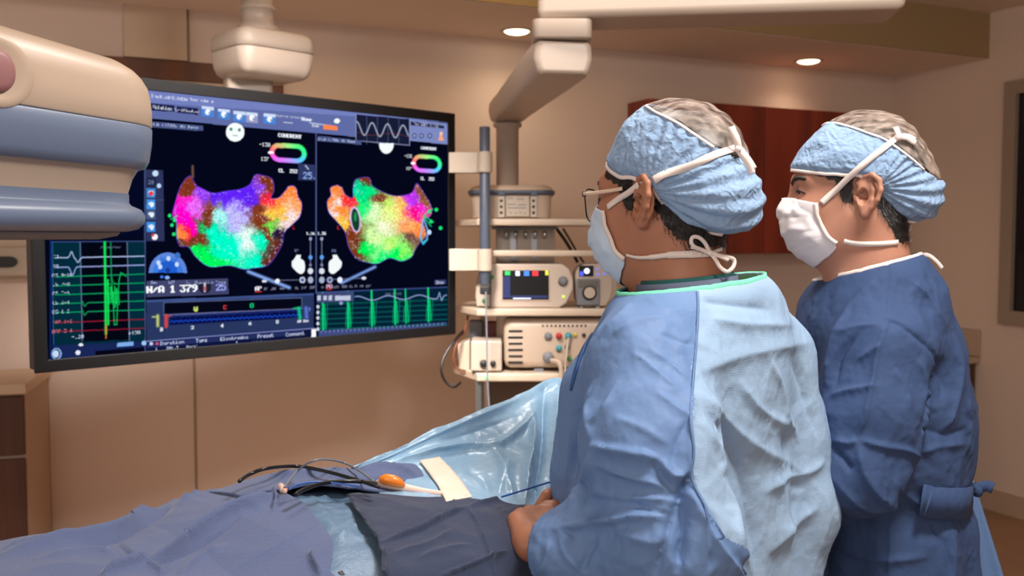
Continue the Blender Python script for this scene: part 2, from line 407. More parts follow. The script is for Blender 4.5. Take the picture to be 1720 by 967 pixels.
def line(pts, w, col, a=1.0):
    for (xa, ya), (xb, yb) in zip(pts[:-1], pts[1:]):
        idx = np.where((PX > min(xa, xb) - w) & (PX < max(xa, xb) + w) & (PY > min(ya, yb) - w) & (PY < max(ya, yb) + w))[0]
        if not len(idx): continue
        dx, dy = xb - xa, yb - ya; L2 = dx * dx + dy * dy + 1e-9
        t = np.clip(((PX[idx] - xa) * dx + (PY[idx] - ya) * dy) / L2, 0, 1)
        dd = np.hypot(PX[idx] - xa - t * dx, PY[idx] - ya - t * dy)
        k = np.clip(1.2 - dd / (w * .5) * .9, 0, 1)[:, None] * a
        IM[idx] = IM[idx] * (1 - k) + np.array(col, float) * k
def disc(cx, cy, rx, ry, col, a=1.0, y0=-1e9, y1=1e9):
    idx = np.where((np.abs(PX - cx) < rx) & (np.abs(PY - cy) < ry) & (PY > y0) & (PY < y1))[0]
    q = ((PX[idx] - cx) / rx) ** 2 + ((PY[idx] - cy) / ry) ** 2
    paint(idx[q < 1], col, a)
FONT = {}
for l in '''0 3E5149453E;1 00427F4000;2 4261514946;3 2141454B31;4 1814127F10;5 2745454539;6 3C4A494930;7 0171090503;8 3649494936;9 064949291E;A 7E1111117E;B 7F49494936;C 3E41414122;D 7F4141221C;E 7F49494941;F 7F09090901;G 3E4149497A;H 7F0808087F;I 00417F4100;J 2040413F01;K 7F08142241;L 7F40404040;M 7F020C027F;N 7F0408107F;O 3E4141413E;P 7F09090906;R 7F09192946;S 4649494931;T 01017F0101;U 3F4040403F;V 1F2040201F;W 3F4038403F;X 6314081463;Y 0708700807;Z 6151494543;a 2054545478;b 7F48444438;c 3844444420;d 384444487F;e 3854545418;f 087E090102;g 0C5252523E;h 7F08040478;i 00447D4000;k 7F10284400;l 00417F4000;m 7C04180478;n 7C08040478;o 3844444438;p 7C14141408;r 7C08040408;s 4854545420;t 043F444020;u 3C4040207C;v 1C2040201C;w 3C4030403C;x 4428102844;y 0C5050503C;z 4464544C44;- 0808080808;/ 2010080402;. 0060600000;( 001C224100;) 0041221C00;, 0050300000;: 0036360000;+ 08083E0808'''.split(';'):
    ch, hx = l.split(' ', 1); FONT[ch] = [int(hx[i:i + 2], 16) for i in range(0, 10, 2)]
Minv = None
def uv_of(px, py):
    x = (px - CX) / F; y = -(py - CY) / F; dr = np.array((x, cp + y * sp_, -sp_ + y * cp))
    A = np.column_stack([eu, ev, -dr]); s = np.linalg.solve(A, np.array([0, 0, CAMZ]) - org); return s[0], s[1]
def text(px, py, s, h, col, a=1.0, bold=0):
    """text centred at photo pixel, h = cap height in photo pixels there, lying flat on the screen"""
    u0, v0 = uv_of(px, py); v1 = uv_of(px, py - h / 2)[1]; hh = 2 * (v1 - v0) * SH; cell = hh / 7
    w = len(s) * 6 * cell
    x = (uu.ravel() - u0) * SW + w / 2; y = hh / 2 - (vv.ravel() - v0) * SH
    idx = np.where((x > 0) & (x < w) & (y > 0) & (y < hh * 1.15))[0]
    ci = np.floor(x[idx] / cell).astype(int); ri = np.floor(y[idx] / cell).astype(int)
    ok = np.zeros(len(idx), bool)
    cols = np.zeros(len(s) * 6 + 1, int)
    for i, ch in enumerate(s):
        for k, b in enumerate(FONT.get(ch, [0] * 5)): cols[i * 6 + k] = b
    if bold: cols[1:] |= cols[:-1]
    ok = (cols[np.minimum(ci, len(cols) - 1)] >> np.clip(ri, 0, 7)) & 1
    paint(idx[ok > 0], col, a)
# panels
poly([(80, 100), (246, 120), (246, 400), (80, 402)], (4, 8, 34))
poly([(243, 150), (600, 175), (600, 230), (243, 198)], (92, 104, 160))
poly([(243, 150), (760, 190), (760, 206), (243, 172)], (112, 124, 184))
poly([(688, 200), (757, 208), (755, 243), (688, 236)], (120, 132, 186))
poly([(690, 204), (746, 211), (746, 216), (690, 210)], (30, 32, 60))
text(716, 210, 'Thu 0007 11:22', 4.5, (190, 190, 220))
for x_ in (696, 708, 722): disc(x_, 228, 4, 4.5, (70, 80, 120)); disc(x_, 228, 2, 2, (150, 160, 200))
poly([(736, 236), (740, 222), (746, 236)], (240, 160, 120)); disc(741, 224, 2.6, 3, (250, 190, 160))
for x_, s_ in ((270, 'Imaging'), (302, 'Window'), (330, 'Tools'), (351, 'Help')): text(x_, 160 + (x_ - 250) * .1, s_, 5.5, (225, 230, 250))
poly([(252, 173), (293, 177), (293, 188), (252, 185)], (24, 28, 70)); text(273, 181, 'Ablation', 5, (220, 225, 245))
poly([(297, 178), (333, 182), (333, 193), (297, 189)], (24, 28, 70)); text(315, 185.5, 'Verification', 4.4, (220, 225, 245))
disc(247, 180, 5, 12, (220, 70, 100))
for x_, y_ in ((349, 186), (376, 190), (402, 194), (423, 196), (453, 198)):
    c_ = (70, 130, 210) if x_ != 423 else (150, 150, 190)
    poly([(x_ - 10, y_ - 8), (x_ + 10, y_ - 6), (x_ + 10, y_ + 11), (x_ - 10, y_ + 9)], c_)
    poly([(x_ - 10, y_ - 8), (x_ + 10, y_ - 6), (x_ + 10, y_ - 1), (x_ - 10, y_ - 3)], (200, 215, 240))
    disc(x_, y_ + 2, 4.5, 5, (240, 245, 250)); disc(x_ + 3, y_ + 4, 2, 2, (120, 150, 180))
text(485, 196, 'Current Volume', 4, (210, 215, 240)); text(515, 200, 'None', 6, (235, 240, 255), bold=1)
text(484, 206, '---', 7, (240, 240, 250), bold=1); line([(520, 206), (562, 212)], 2, (200, 210, 240)); text(530, 211, 'Scan', 4, (235, 235, 245))
poly([(543, 209), (567, 212), (567, 219), (543, 217)], (250, 130, 70)); disc(566, 203, 5, 4, (250, 250, 250))
# ecg window
poly([(598, 192), (688, 200), (688, 244), (598, 236)], (22, 26, 52))
for x_ in (616, 634, 652, 670): line([(x_, 195), (x_, 242)], 1.2, (80, 90, 120))
xs = np.arange(599, 687, 1.5); line([(x_, 217 + (x_ - 599) * .08 - 11 * math.cos((x_ - 625) / 26 * 2 * math.pi) - 2) for x_ in xs], 2.2, (170, 180, 200))
xs = np.arange(600, 686, 3); line([(x_, 222 + (x_ - 599) * .08 + 3 * math.sin((x_ - 600) / 13)) for x_ in xs], 1, (150, 70, 60), .6)
line([(598, 236), (688, 244), (688, 200)], 1.4, (150, 160, 200)); line([(598, 192), (598, 236)], 1.4, (150, 160, 200))
# faces
disc(395, 222, 15.5, 15.5, (240, 245, 245)); disc(388, 217, 2.4, 3, (30, 140, 100)); disc(402, 218, 2.4, 3, (30, 140, 100)); line([(391, 227), (399, 228)], 1.3, (60, 120, 100))
disc(649, 243, 12, 15, (240, 245, 245), y0=240.5)
# view captions
poly([(246, 203), (341, 211), (341, 220), (246, 213)], (70, 82, 128)); text(292, 211.5, '1-LA (1780, 0) Resp', 5.4, (190, 200, 230))
poly([(534, 228), (607, 236), (607, 243), (534, 237)], (70, 82, 128)); text(566, 235.5, '2-LA (1780, 0) Resp', 4.6, (190, 200, 230))
# dividers
line([(531, 222), (531, 492)], 2.4, (84, 98, 150)); line([(243.5, 200), (243.5, 604)], 3, (70, 84, 130))
# colour rings
def ring(cx, cy, hw, hh, th):
    idx = np.where((np.abs(PX - cx) < hw + 2) & (np.abs(PY - cy) < hh + 3))[0]
    x = PX[idx] - cx; y = PY[idx] - cy - x * .06; core = hw - hh
    dd = np.hypot(np.maximum(np.abs(x) - core, 0), y); r_ = hh - th / 2
    k = np.abs(dd - r_) < th / 2; ang = np.arctan2(y / hh * 1.2, x / hw) / (2 * math.pi)
    tt = (ang + 1) % 1
    stops = np.array([(0, 40, 235, 150), (.12, 60, 200, 240), (.22, 170, 140, 250), (.38, 235, 80, 240), (.5, 255, 70, 140), (.6, 250, 130, 100), (.75, 150, 235, 120), (.88, 30, 240, 120), (1, 40, 235, 150)], float)
    col = np.stack([np.interp(tt, stops[:, 0], stops[:, j]) for j in (1, 2, 3)], 1)
    wv = (.25 * np.clip(1 - np.abs(dd - r_) / (th * .3), 0, 1))[:, None]
    IM[idx[k]] = (col * (1 - wv) + 255 * wv)[k]
ring(484, 257, 31, 16, 8); ring(717, 275, 25, 15, 6.5)
disc(455, 256, 5, 2.5, (250, 245, 250)); disc(694, 274, 4, 2.2, (250, 245, 250))
text(487, 228, 'COHERENT', 6.5, (240, 245, 255), bold=1); text(720, 249, 'COHERENT', 5, (240, 245, 255), bold=1)
text(445, 243, '-130', 6, (235, 240, 250)); text(445, 267, '137', 6, (235, 240, 250)); text(686, 262, '-130', 5, (235, 240, 250)); text(687, 283, '137', 5, (235, 240, 250))
text(484, 287, 'CL  252', 6, (235, 240, 250), bold=1); text(718, 300, 'CL  252', 5, (235, 240, 250), bold=1)
poly([(501, 274), (529, 277), (529, 303), (501, 302)], (44, 54, 96)); text(517, 295, '25', 11, (150, 180, 240)); line([(513, 278), (518, 284)], 2, (220, 225, 240)); text(528, 299, 's', 4, (150, 180, 240))
# left tool strip
poly([(244, 284), (274, 286), (276, 405), (246, 405)], (44, 50, 88))
for y_, c_ in ((324, (60, 130, 200)), (343, (60, 140, 220)), (360, (70, 90, 130)), (381, (60, 140, 220))):
    poly([(246, y_ - 8), (261, y_ - 8), (261, y_ + 8), (246, y_ + 8)], c_); disc(254, y_ - 1, 5, 3, (210, 225, 240)); disc(255, y_ + 2, 3, 3, (230, 235, 240))
disc(254, 325, 4, 4, (220, 60, 70)); poly([(246, 298), (262, 298), (262, 314), (246, 314)], (30, 36, 66)); text(254, 306, '20', 6, (120, 130, 170))
disc(261, 291, 5, 5, (190, 215, 240)); disc(267, 312, 3.5, 4, (180, 210, 240)); disc(260, 398, 5, 5, (240, 240, 245)); disc(257, 395, 2.5, 2.5, (230, 60, 70)); line([(263, 336), (275, 336)], 1, (90, 100, 140))
# coloured chamber maps
def blob(org_, sc, outline, seeds, edge, seed):
    pts = [(org_[0] + x / sc, org_[1] + y / sc) for x, y in outline]
    sm = [tuple(v)[:2] for v in smooth_curve([(x, y, 0) for x, y in pts + [pts[0]]], 5)][:-1]
    idx = inpoly(sm); x = PX[idx]; y = PY[idx]
    wx = x + 12 * (vnoise(x, y, 9, seed) - .5) + 7 * (vnoise(x, y, 2.5, seed + 5) - .5); wy = y + 12 * (vnoise(x, y, 9, seed + 1) - .5) + 7 * (vnoise(x, y, 2.5, seed + 6) - .5)
    num = np.zeros((len(idx), 3)); den = np.zeros(len(idx))
    for sx, sy, c_ in seeds:
        dd = (wx - org_[0] - sx / sc) ** 2 + (wy - org_[1] - sy / sc) ** 2; w_ = 1 / (dd + 3) ** 1.9
        num += w_[:, None] * np.array(c_, float); den += w_
    col = num / den[:, None]
    fib = vnoise(x * 1.6, y, 1.5, seed + 2); gm = col.mean(1)[:, None]; col = (gm + (col - gm) * 1.25) * (.74 + .5 * fib[:, None])
    IM[idx] = np.clip(col, 0, 255)
    line(sm + [sm[0]], 1.4, edge, .75)
    r = np.random.RandomState(seed)
    for _ in range(330):
        k = idx[r.randint(len(idx))]
        disc(PX[k], PY[k], .9, .9, (245, 235, 250), .55)
    return sm
MG, LI, PU, LW, CY_, WH, GR, BR, OR, YE, PW, RE = (250, 10, 190), (220, 120, 240), (100, 50, 225), (190, 185, 245), (10, 240, 190), (225, 250, 240), (10, 220, 90), (112, 54, 34), (245, 140, 80), (245, 190, 90), (240, 215, 215), (235, 50, 70)
blob((240, 270), 4.834, [(350, 140), (390, 125), (430, 195), (480, 225), (570, 262), (680, 245), (790, 230), (870, 190), (910, 115), (980, 120), (1050, 150), (1065, 240), (1040, 300), (1100, 300), (1150, 250), (1190, 205), (1240, 215), (1260, 290), (1290, 350), (1275, 450), (1220, 510), (1150, 580), (1130, 680), (1060, 800), (1000, 855), (900, 870), (820, 880), (700, 850), (540, 860), (430, 780), (370, 700), (300, 690), (270, 600), (275, 500), (240, 440), (265, 330), (300, 220)],
     [(300, 400, MG), (350, 500, MG), (350, 320, (250, 60, 200)), (400, 560, MG), (400, 340, LI), (440, 400, LI), (600, 280, PU), (470, 240, (150, 80, 235)), (700, 290, PU), (800, 270, PU), (880, 250, PU), (950, 210, (150, 90, 220)), (720, 380, LW), (800, 430, LW), (760, 500, LW), (860, 340, PU), (560, 560, CY_), (700, 700, CY_), (640, 760, CY_), (930, 820, CY_), (960, 640, CY_), (600, 640, CY_), (850, 680, WH), (830, 600, WH), (620, 450, (170, 240, 235)), (440, 720, GR), (520, 820, GR), (620, 840, GR), (370, 190, BR), (340, 240, BR), (540, 420, BR), (460, 620, BR), (510, 500, BR), (420, 640, BR), (1000, 170, BR), (1030, 230, BR), (920, 400, BR), (960, 480, BR), (1000, 560, BR), (1040, 620, BR), (1080, 700, (84, 38, 40)), (1100, 600, (40, 22, 50)), (1030, 800, (90, 45, 40)), (1190, 260, OR), (1090, 350, OR), (1250, 320, OR), (1040, 430, YE), (1120, 420, YE), (1200, 440, PW), (1150, 520, PW), (1180, 370, (245, 190, 150)), (1040, 520, (110, 200, 80)), (1060, 570, (120, 210, 90)), (1030, 310, RE), (370, 570, RE), (310, 590, OR), (480, 540, (20, 160, 80)), (310, 660, BR)], (90, 60, 220), 11)
blob((530, 270), 4.835, [(175, 195), (215, 220), (240, 270), (300, 300), (305, 210), (330, 150), (430, 135), (460, 200), (520, 240), (600, 275), (680, 285), (780, 260), (820, 185), (860, 230), (940, 370), (930, 450), (870, 480), (900, 600), (850, 660), (810, 720), (780, 780), (700, 815), (600, 790), (500, 835), (400, 820), (330, 790), (270, 700), (240, 580), (180, 500), (110, 420), (95, 330), (125, 280), (120, 220)],
     [(175, 230, OR), (120, 330, OR), (140, 420, PW), (170, 330, PW), (200, 400, (245, 140, 70)), (225, 500, YE), (290, 330, RE), (250, 320, (235, 70, 60)), (350, 300, (10, 210, 130)), (370, 380, (40, 225, 120)), (400, 700, GR), (650, 780, GR), (560, 800, (30, 220, 110)), (340, 230, (10, 200, 150)), (430, 250, (10, 210, 130)), (400, 165, BR), (520, 310, BR), (300, 560, BR), (320, 640, BR), (340, 740, BR), (880, 270, (120, 80, 50)), (880, 340, (130, 90, 60)), (780, 650, (110, 80, 70)), (560, 330, (190, 235, 120)), (620, 420, (225, 245, 150)), (700, 420, (240, 220, 130)), (600, 700, (190, 245, 130)), (720, 720, (140, 235, 110)), (560, 550, (240, 250, 210)), (470, 420, (215, 250, 190)), (480, 640, (210, 250, 170)), (500, 740, (130, 235, 140)), (780, 520, (250, 170, 110)), (700, 340, (240, 190, 110)), (820, 560, OR), (800, 430, (235, 30, 140)), (850, 390, (235, 60, 200)), (720, 410, (250, 130, 120)), (790, 320, (180, 70, 235)), (740, 300, (190, 70, 220))], (80, 60, 200), 29)
line([(323.5, 279), (324, 297)], 5, (110, 80, 66)); line([(297, 345), (294, 352), (298, 400), (308, 412)], 2, (40, 180, 210), .7)
for x_, y_ in ((285, 362), (293, 370), (289, 378), (292, 393), (740, 383), (721, 355), (724, 372), (733, 352)): disc(x_, y_, 3, 3, (30, 220, 110))
for a_, b_ in (((712, 362), (727, 351)), ((712, 362), (728, 373)), ((712, 364), (724, 380)), ((287, 368), (298, 362))): line([a_, b_], 2, (30, 220, 130))
el = [(597 + 8 * math.cos(t_ / 12 * 6.28) + 2 * math.sin(t_ / 12 * 6.28), 369 + 21 * math.sin(t_ / 12 * 6.28)) for t_ in range(13)]
poly(el, (16, 60, 40)); line(el, 3, (225, 190, 240)); disc(597, 364, 2.5, 8, (30, 140, 80))
line([(711, 368), (706, 398), (710, 408), (717, 402), (719, 388), (712, 368)], 3, (120, 190, 235)); disc(721, 390, 3.5, 4, (190, 215, 245)); line([(706, 400), (711, 410), (718, 402)], 2.5, (30, 190, 220))
text(494, 381, 'L', 7, (200, 40, 50)); text(569, 382, 'L', 6, (200, 40, 50))
# small white hearts, sliders, tubes
for cx_, k_ in ((500, 1), (564, -1)):
    q = [(-2, -15), (5, -15), (5, -9), (11, -4), (12, 6), (11, 13), (5, 17), (-3, 12), (-9, 5), (-10, -3), (-6, -8)]
    q = [(cx_ + k_ * a_, 443 + b_) for a_, b_ in q]; poly([tuple(v)[:2] for v in smooth_curve([(a_, b_, 0) for a_, b_ in q + [q[0]]], 4)][:-1], (235, 240, 240))
text(498, 421, 'AP', 5, (120, 130, 170)); text(561, 421, 'PA', 5, (120, 130, 170))
for x_ in (521.5, 540.5):
    line([(x_, 401), (x_, 446)], 1.4, (130, 140, 170)); disc(x_, 401, 2.6, 3, (150, 160, 190)); disc(x_, 432, 3.2, 4, (90, 150, 225)); disc(x_, 445, 2.2, 2.5, (120, 130, 160)); disc(x_, 455, 4.6, 5, (210, 215, 225)); disc(x_, 470, 4.6, 5.5, (160, 170, 195)); text(x_, 392, '1.26', 5, (230, 235, 250), bold=1)
disc(508, 470, 5, 5.5, (180, 190, 215)); disc(554, 470, 5, 5.5, (150, 160, 190)); disc(508, 470, 2.4, 2.4, (40, 60, 120)); disc(554, 470, 2.4, 2.4, (40, 60, 120))
line([(417, 456), (486, 483)], 7, (130, 165, 235)); line([(574, 475), (630, 448)], 6, (120, 155, 225))
line([(446, 471), (500, 470)], 1.5, (110, 120, 150)); disc(466, 472, 4, 4, (225, 230, 240)); line([(560, 469), (606, 467)], 1.5, (110, 120, 150)); disc(571, 470, 4.5, 5, (225, 230, 250)); disc(444, 472, 4, 2.5, (210, 215, 230)); disc(611, 467, 4, 2.5, (210, 215, 230))
text(434, 484, 'AP', 7, (235, 235, 245), bold=1); line([(429, 490), (439, 489.5)], 2, (230, 60, 50)); text(553, 481, 'PA', 7, (225, 170, 200), bold=1); line([(549, 486), (557, 485.5)], 2, (230, 60, 50))
for x_, s_ in ((447, 'PA'), (459, 'LAO'), (474, 'RAO'), (488, 'LL'), (499, 'RL'), (511, 'INF'), (525, 'SUP'), (543, 'AP'), (565, 'LAO'), (579, 'RAO'), (590, 'LL'), (599, 'RL'), (608, 'INF'), (619, 'SUP')): text(x_, 485 - (x_ - 447) * .03, s_, 4, (130, 135, 160))
poly([(730, 470), (749, 469), (749, 477), (730, 478)], (50, 60, 110)); text(739, 474, 'Show', 5, (220, 225, 240))
# dial
disc(282, 459, 32, 35, (90, 130, 215), y1=458); disc(282, 458, 25, 27, (60, 120, 215), y1=458); disc(282, 457, 16, 20, (30, 90, 200), y1=458)
for x_, y_ in ((266, 441), (283, 434), (297, 444), (269, 448)): disc(x_, y_, 3.6, 4, (195, 215, 245))
disc(298, 429, 5, 5, (60, 110, 190)); disc(282, 454, 4, 4, (20, 50, 130)); disc(272, 465, 3, 2.5, (60, 110, 220)); disc(281, 466, 4, 3, (130, 170, 240)); line([(270, 431), (282, 458), (297, 433)], 1, (40, 80, 170))
# info strip
poly([(246, 472), (383, 467), (384, 494), (247, 499)], (62, 66, 104)); text(261, 486, 'N/A', 12, (245, 248, 252), bold=1); text(290, 485, '1', 12, (245, 248, 252), bold=1)
text(317, 484, '379', 12, (245, 248, 252), bold=1); disc(344, 482, 11, 11, (30, 30, 50)); line([(344, 476), (344, 489)], 4, (235, 220, 225)); line([(344, 482), (344, 487)], 3, (210, 60, 80)); text(371, 482, '25', 11, (150, 160, 235), bold=1)
for x_, s_ in ((259, 'Sec'), (289, 'LAT'), (316, 'CL'), (343, 'Stability'), (371, 'Force')): text(x_, 474, s_, 4.4, (170, 180, 225))
# graph panel
poly([(246, 504), (527, 492), (527, 549), (246, 573)], (38, 52, 92)); poly([(246, 504), (527, 492), (527, 496), (246, 508)], (60, 80, 135))
poly([(275, 508), (507, 500), (507, 518), (275, 527)], (5, 6, 22)); line([(275, 527), (275, 508), (507, 500), (507, 518)], 1.6, (90, 105, 150)); line([(275, 529), (507, 518)], 2, (110, 110, 160))
poly([(285, 531), (507, 519), (507, 533), (285, 546)], (8, 14, 70))
xs = np.arange(286, 506, 3.0); line([(x_, 540 - (x_ - 286) * .052 + 1.6 * math.sin(x_ * .8)) for x_ in xs], 2.2, (20, 70, 190)); line([(x_, 532 - (x_ - 286) * .05 + math.sin(x_ * .5)) for x_ in xs], 1.2, (30, 60, 140))
text(329, 519, 'W', 8, (190, 210, 110), bold=1); text(378, 516, 'C', 7, (210, 60, 70), bold=1); text(423, 513, 'O', 8, (20, 180, 110), bold=1)
line([(265, 530), (265, 547)], 6, (190, 200, 110)); line([(279, 530), (279, 548)], 7, (215, 70, 70)); line([(256, 532), (262, 532)], 3, (190, 200, 110)); line([(279, 532), (288, 530)], 2.4, (200, 60, 60))
line([(502, 518), (504, 534)], 7, (20, 190, 130)); line([(493, 518), (504, 516)], 3, (20, 190, 130)); line([(514, 517), (515, 533)], 7, (90, 110, 200)); text(520, 519, 'g', 6, (110, 130, 230))
for x_, y_, s_ in ((271, 553, '0'), (323, 550, '2'), (373, 547, '4'), (420, 543, '6'), (466, 540, '8'), (509, 539, '10 Sec')): text(x_, y_, s_, 6 if len(s_) < 2 else 4.5, (225, 230, 245), bold=1)
# table
poly([(246, 572), (528, 549), (528, 568), (246, 592)], (14, 20, 58)); line([(246, 573), (528, 551)], 2, (140, 150, 210)); poly([(247, 576), (510, 554), (510, 561), (247, 584)], (34, 44, 92))
for x_, s_ in ((290, 'Duration'), (339, 'Type'), (394, 'Electrodes'), (447, 'Preset'), (496, 'Comment')): text(x_, 575 - (x_ - 290) * .072, s_, 6, (205, 215, 245))
text(261, 586, '#1', 5, (190, 200, 230)); text(290, 584, '00:15', 5, (200, 210, 240)); text(323, 582, 'Focal', 5, (200, 210, 240)); text(433, 573, 'Focal', 4, (110, 120, 150)); text(398, 575, '1', 5, (200, 210, 240))
disc(264, 577, 3, 2.5, (190, 80, 110)); disc(254, 577, 3, 3, (190, 195, 220)); poly([(523, 553), (531, 552), (531, 568), (523, 569)], (245, 246, 250))
# left ecg panel
poly([(85, 406), (243, 405), (243, 575), (90, 580)], (3, 40, 56)); poly([(137, 406), (214, 406), (216, 570), (139, 574)], (3, 6, 18))
for x_ in (136.5, 215.5): line([(x_ - 2, 406), (x_ + 2, 572)], 1.8, (110, 125, 160))
line([(85, 406), (243, 405)], 2, (60, 80, 140)); line([(88, 406), (90, 578)], 2, (40, 90, 140))
def ecg(y0, dy, col, w, ev_, seed):
    r = np.random.RandomState(seed); xs = np.arange(94, 243, 1.5)
    line([(x_, y0 + dy * (x_ - 94) / 149 + sum(a_ * math.exp(-((x_ - c_) / s_) ** 2) for c_, a_, s_ in ev_) + r.uniform(-.4, .4)) for x_ in xs], w, col)
ecg(433, -3, (170, 185, 225), 2, [(120, -10, 3), (131, 8, 4)], 1); ecg(449, -4, (150, 165, 225), 2, [(122, 14, 4)], 2)
for i, y_ in enumerate((465, 480, 495, 510, 525)): ecg(y_, -5, (10, 150, 90), 2, [(139, -4 * (i > 2), 1.5), (142, 6 * (i > 2), 3)], 4 + i)
ecg(542, -6, (150, 25, 50), 1.8, [], 10); ecg(557, -6, (140, 22, 46), 1.8, [], 11)
line([(176, 407), (178, 560)], 5, (20, 240, 90)); line([(181, 470), (182, 545)], 4, (20, 235, 90))
line([(186, 407), (187, 470), (190, 510)], 2.5, (10, 150, 80)); line([(178, 545), (178, 568)], 2.5, (230, 120, 40))
for x_ in np.arange(180, 200, 1.6): line([(x_, 480 + 3 * rng.rand() * 5), (x_ + 1, 500 + 30 * rng.rand() * (1 - abs(x_ - 192) / 14))], 1.6, (16, 220, 90))
line([(190, 500), (192, 545), (196, 545), (198, 500), (200, 470), (203, 458), (207, 460), (212, 464)], 2, (16, 190, 90)); line([(186, 460), (190, 474), (196, 477)], 1.6, (16, 170, 80))
for y_, s_ in ((432, 'II'), (448, 'V1'), (463, 'CS 9-10'), (478, 'CS 7-8'), (493, 'CS 5-6'), (509, 'CS 3-4'), (524, 'CS 1-2'), (541, 'MAP 1-2'), (557, 'MAP 3-4')): text(88 + len(s_) * 2.0 + 3, y_ - 1, s_, 5.4, (180, 200, 225) if y_ < 535 else (200, 110, 130))
text(186, 415, '21 mm/sec', 4.6, (90, 100, 130)); text(131, 565, '-120', 6, (200, 210, 235)); text(226, 559, '+120', 6, (200, 210, 235))
poly([(88, 580), (243, 573), (243, 592), (90, 603)], (22, 36, 84)); poly([(160, 589), (243, 583), (244, 596), (160, 603)], (5, 6, 24)); poly([(197, 575), (224, 573), (224, 580), (197, 582)], (120, 165, 225)); disc(242, 576, 4, 4, (150, 190, 235))
disc(136, 579, 4, 2.6, (220, 225, 235)); disc(131, 592, 4, 4, (220, 225, 235)); disc(95, 594, 8.5, 10, (130, 165, 215)); disc(95, 594, 6, 8, (8, 12, 40)); disc(94, 594, 5, 6, (190, 210, 235))
# right ecg panel
poly([(532, 491), (752, 482), (752, 545), (532, 562)], (3, 30, 50)); poly([(535, 555), (750, 541), (750, 549), (535, 565)], (60, 72, 124)); line([(532, 491), (752, 482)], 2, (70, 84, 150))
for i in range(6):
    y_ = 511 + i * 8.3; line([(538, y_), (751, y_ - 8)], 2.2, (10, 92, 82))
for x_, t_ in ((543, 0), (585, 0), (625, 0), (664, 0), (682, 1), (720, 0)):
    y0 = 492 - (x_ - 540) * .045; line([(x_ - 1, y0), (x_, 554 - (x_ - 540) * .08)], 3.4 - t_, (15, 235, 130)); line([(x_ + 2, y0 + 20), (x_ + 4, 552 - (x_ - 540) * .08)], 2.2, (12, 215, 120)); line([(x_ - 3, y0 + 30), (x_ - 4, 552 - (x_ - 540) * .08)], 1.4, (12, 170, 110)); line([(x_ + 7, y0 + 18), (x_ + 6, 548 - (x_ - 540) * .08)], 1.6, (10, 130, 95))
xs = np.arange(596, 751, 2.0); line([(x_, 501 - (x_ - 596) * .02 - 3.5 * math.cos((x_ - 600) / 26 * 3.14) - 9 * math.exp(-((x_ - 738) / 1.8) ** 2) + 6 * math.exp(-((x_ - 742) / 1.8) ** 2)) for x_ in xs], 1.8, (150, 165, 215))
poly([(532, 492), (594, 489), (594, 506), (532, 509)], (60, 70, 112))
for a_, b_ in ((533, 539), (543, 549), (552, 558), (563, 589)): poly([(a_, 496.5), (b_, 496), (b_, 504), (a_, 504.5)], (185, 192, 215))
for i in range(5): disc(534, 515 + i * 9.4, 2.6, 3, (200, 205, 225))
text(661, 493, '100 mm/sec', 4, (110, 120, 150)); disc(573, 509, 3, 3, (140, 150, 200))
for i in range(30): x_ = 540 + i * 7; line([(x_, 556 - (x_ - 540) * .068), (x_, 559 - (x_ - 540) * .068)], 1.2, (150, 165, 215))
line([(85, 106), (85, 604)], 3, (14, 40, 110))
# mesh of the screen
vid = np.arange(NU * NV).reshape(NV, NU)
fq = np.stack([vid[:-1, :-1].ravel(), vid[:-1, 1:].ravel(), vid[1:, 1:].ravel(), vid[1:, :-1].ravel()], 1)
sm_ = bpy.data.materials.new('lit_screen'); sm_.use_nodes = True; nt = sm_.node_tree; bs = nt.nodes['Principled BSDF']
at_ = nt.nodes.new('ShaderNodeAttribute'); at_.attribute_name = 'picture'
em_ = nt.nodes.new('ShaderNodeEmission'); nt.links.new(at_.outputs['Color'], em_.inputs['Color']); em_.inputs['Strength'].default_value = .95
nt.links.new(em_.outputs[0], nt.nodes['Material Output'].inputs['Surface']); nt.nodes.remove(bs)
so = build('screen', pos, fq, sm_, mon, False)
so['label'] = 'lit screen with coloured chamber maps and traces'
IMn = np.clip(IM / 255, 0, 1); LIN = np.where(IMn <= .04045, IMn / 12.92, ((IMn + .055) / 1.055) ** 2.4)
ca = so.data.color_attributes.new('picture', 'FLOAT_COLOR', 'POINT')
ca.data.foreach_set('color', np.concatenate([LIN, np.ones((len(LIN), 1))], 1).astype(np.float32).ravel())
# right-hand bracket arms that clamp the monitor to the grey pole
polec = P(814.5, 400, 3.40)
# ---------------------------------------------------------------- ceiling mount above the monitor
def rounded_loft(name, c, yaw, prof, hx, hy, rad, m, parent, n=9, smooth=True):
    """stack of rounded rectangles; prof = [(z, inset)]; c centre, half sizes hx, hy, corner radius rad"""
    vs = []; fs = []; R = Matrix.Rotation(yaw, 3, 'Z'); c = Vector(c)
    ang = []
    for q in range(4):
        for k in range(n): ang.append((q, (q + k / (n - 1)) * math.pi / 2))
    N = len(ang)
    for z, ins in prof:
        r = max(rad - ins, .002); ax, ay = hx - ins - r, hy - ins - r
        for q, a in ang:
            sx = 1 if q in (0, 3) else -1; sy = 1 if q in (0, 1) else -1
            vs.append(c + R @ Vector((sx * ax + r * math.cos(a), sy * ay + r * math.sin(a), z)))
    for i in range(len(prof) - 1):
        for k in range(N):
            k2 = (k + 1) % N; fs.append((i * N + k, i * N + k2, (i + 1) * N + k2, (i + 1) * N + k))
    fs.append(tuple(range(N - 1, -1, -1))); fs.append(tuple((len(prof) - 1) * N + k for k in range(N)))
    o = build(name, vs, fs, m, parent, smooth)
    if smooth:
        es = o.modifiers.new('es', 'EDGE_SPLIT'); es.split_angle = math.radians(50)
    return o
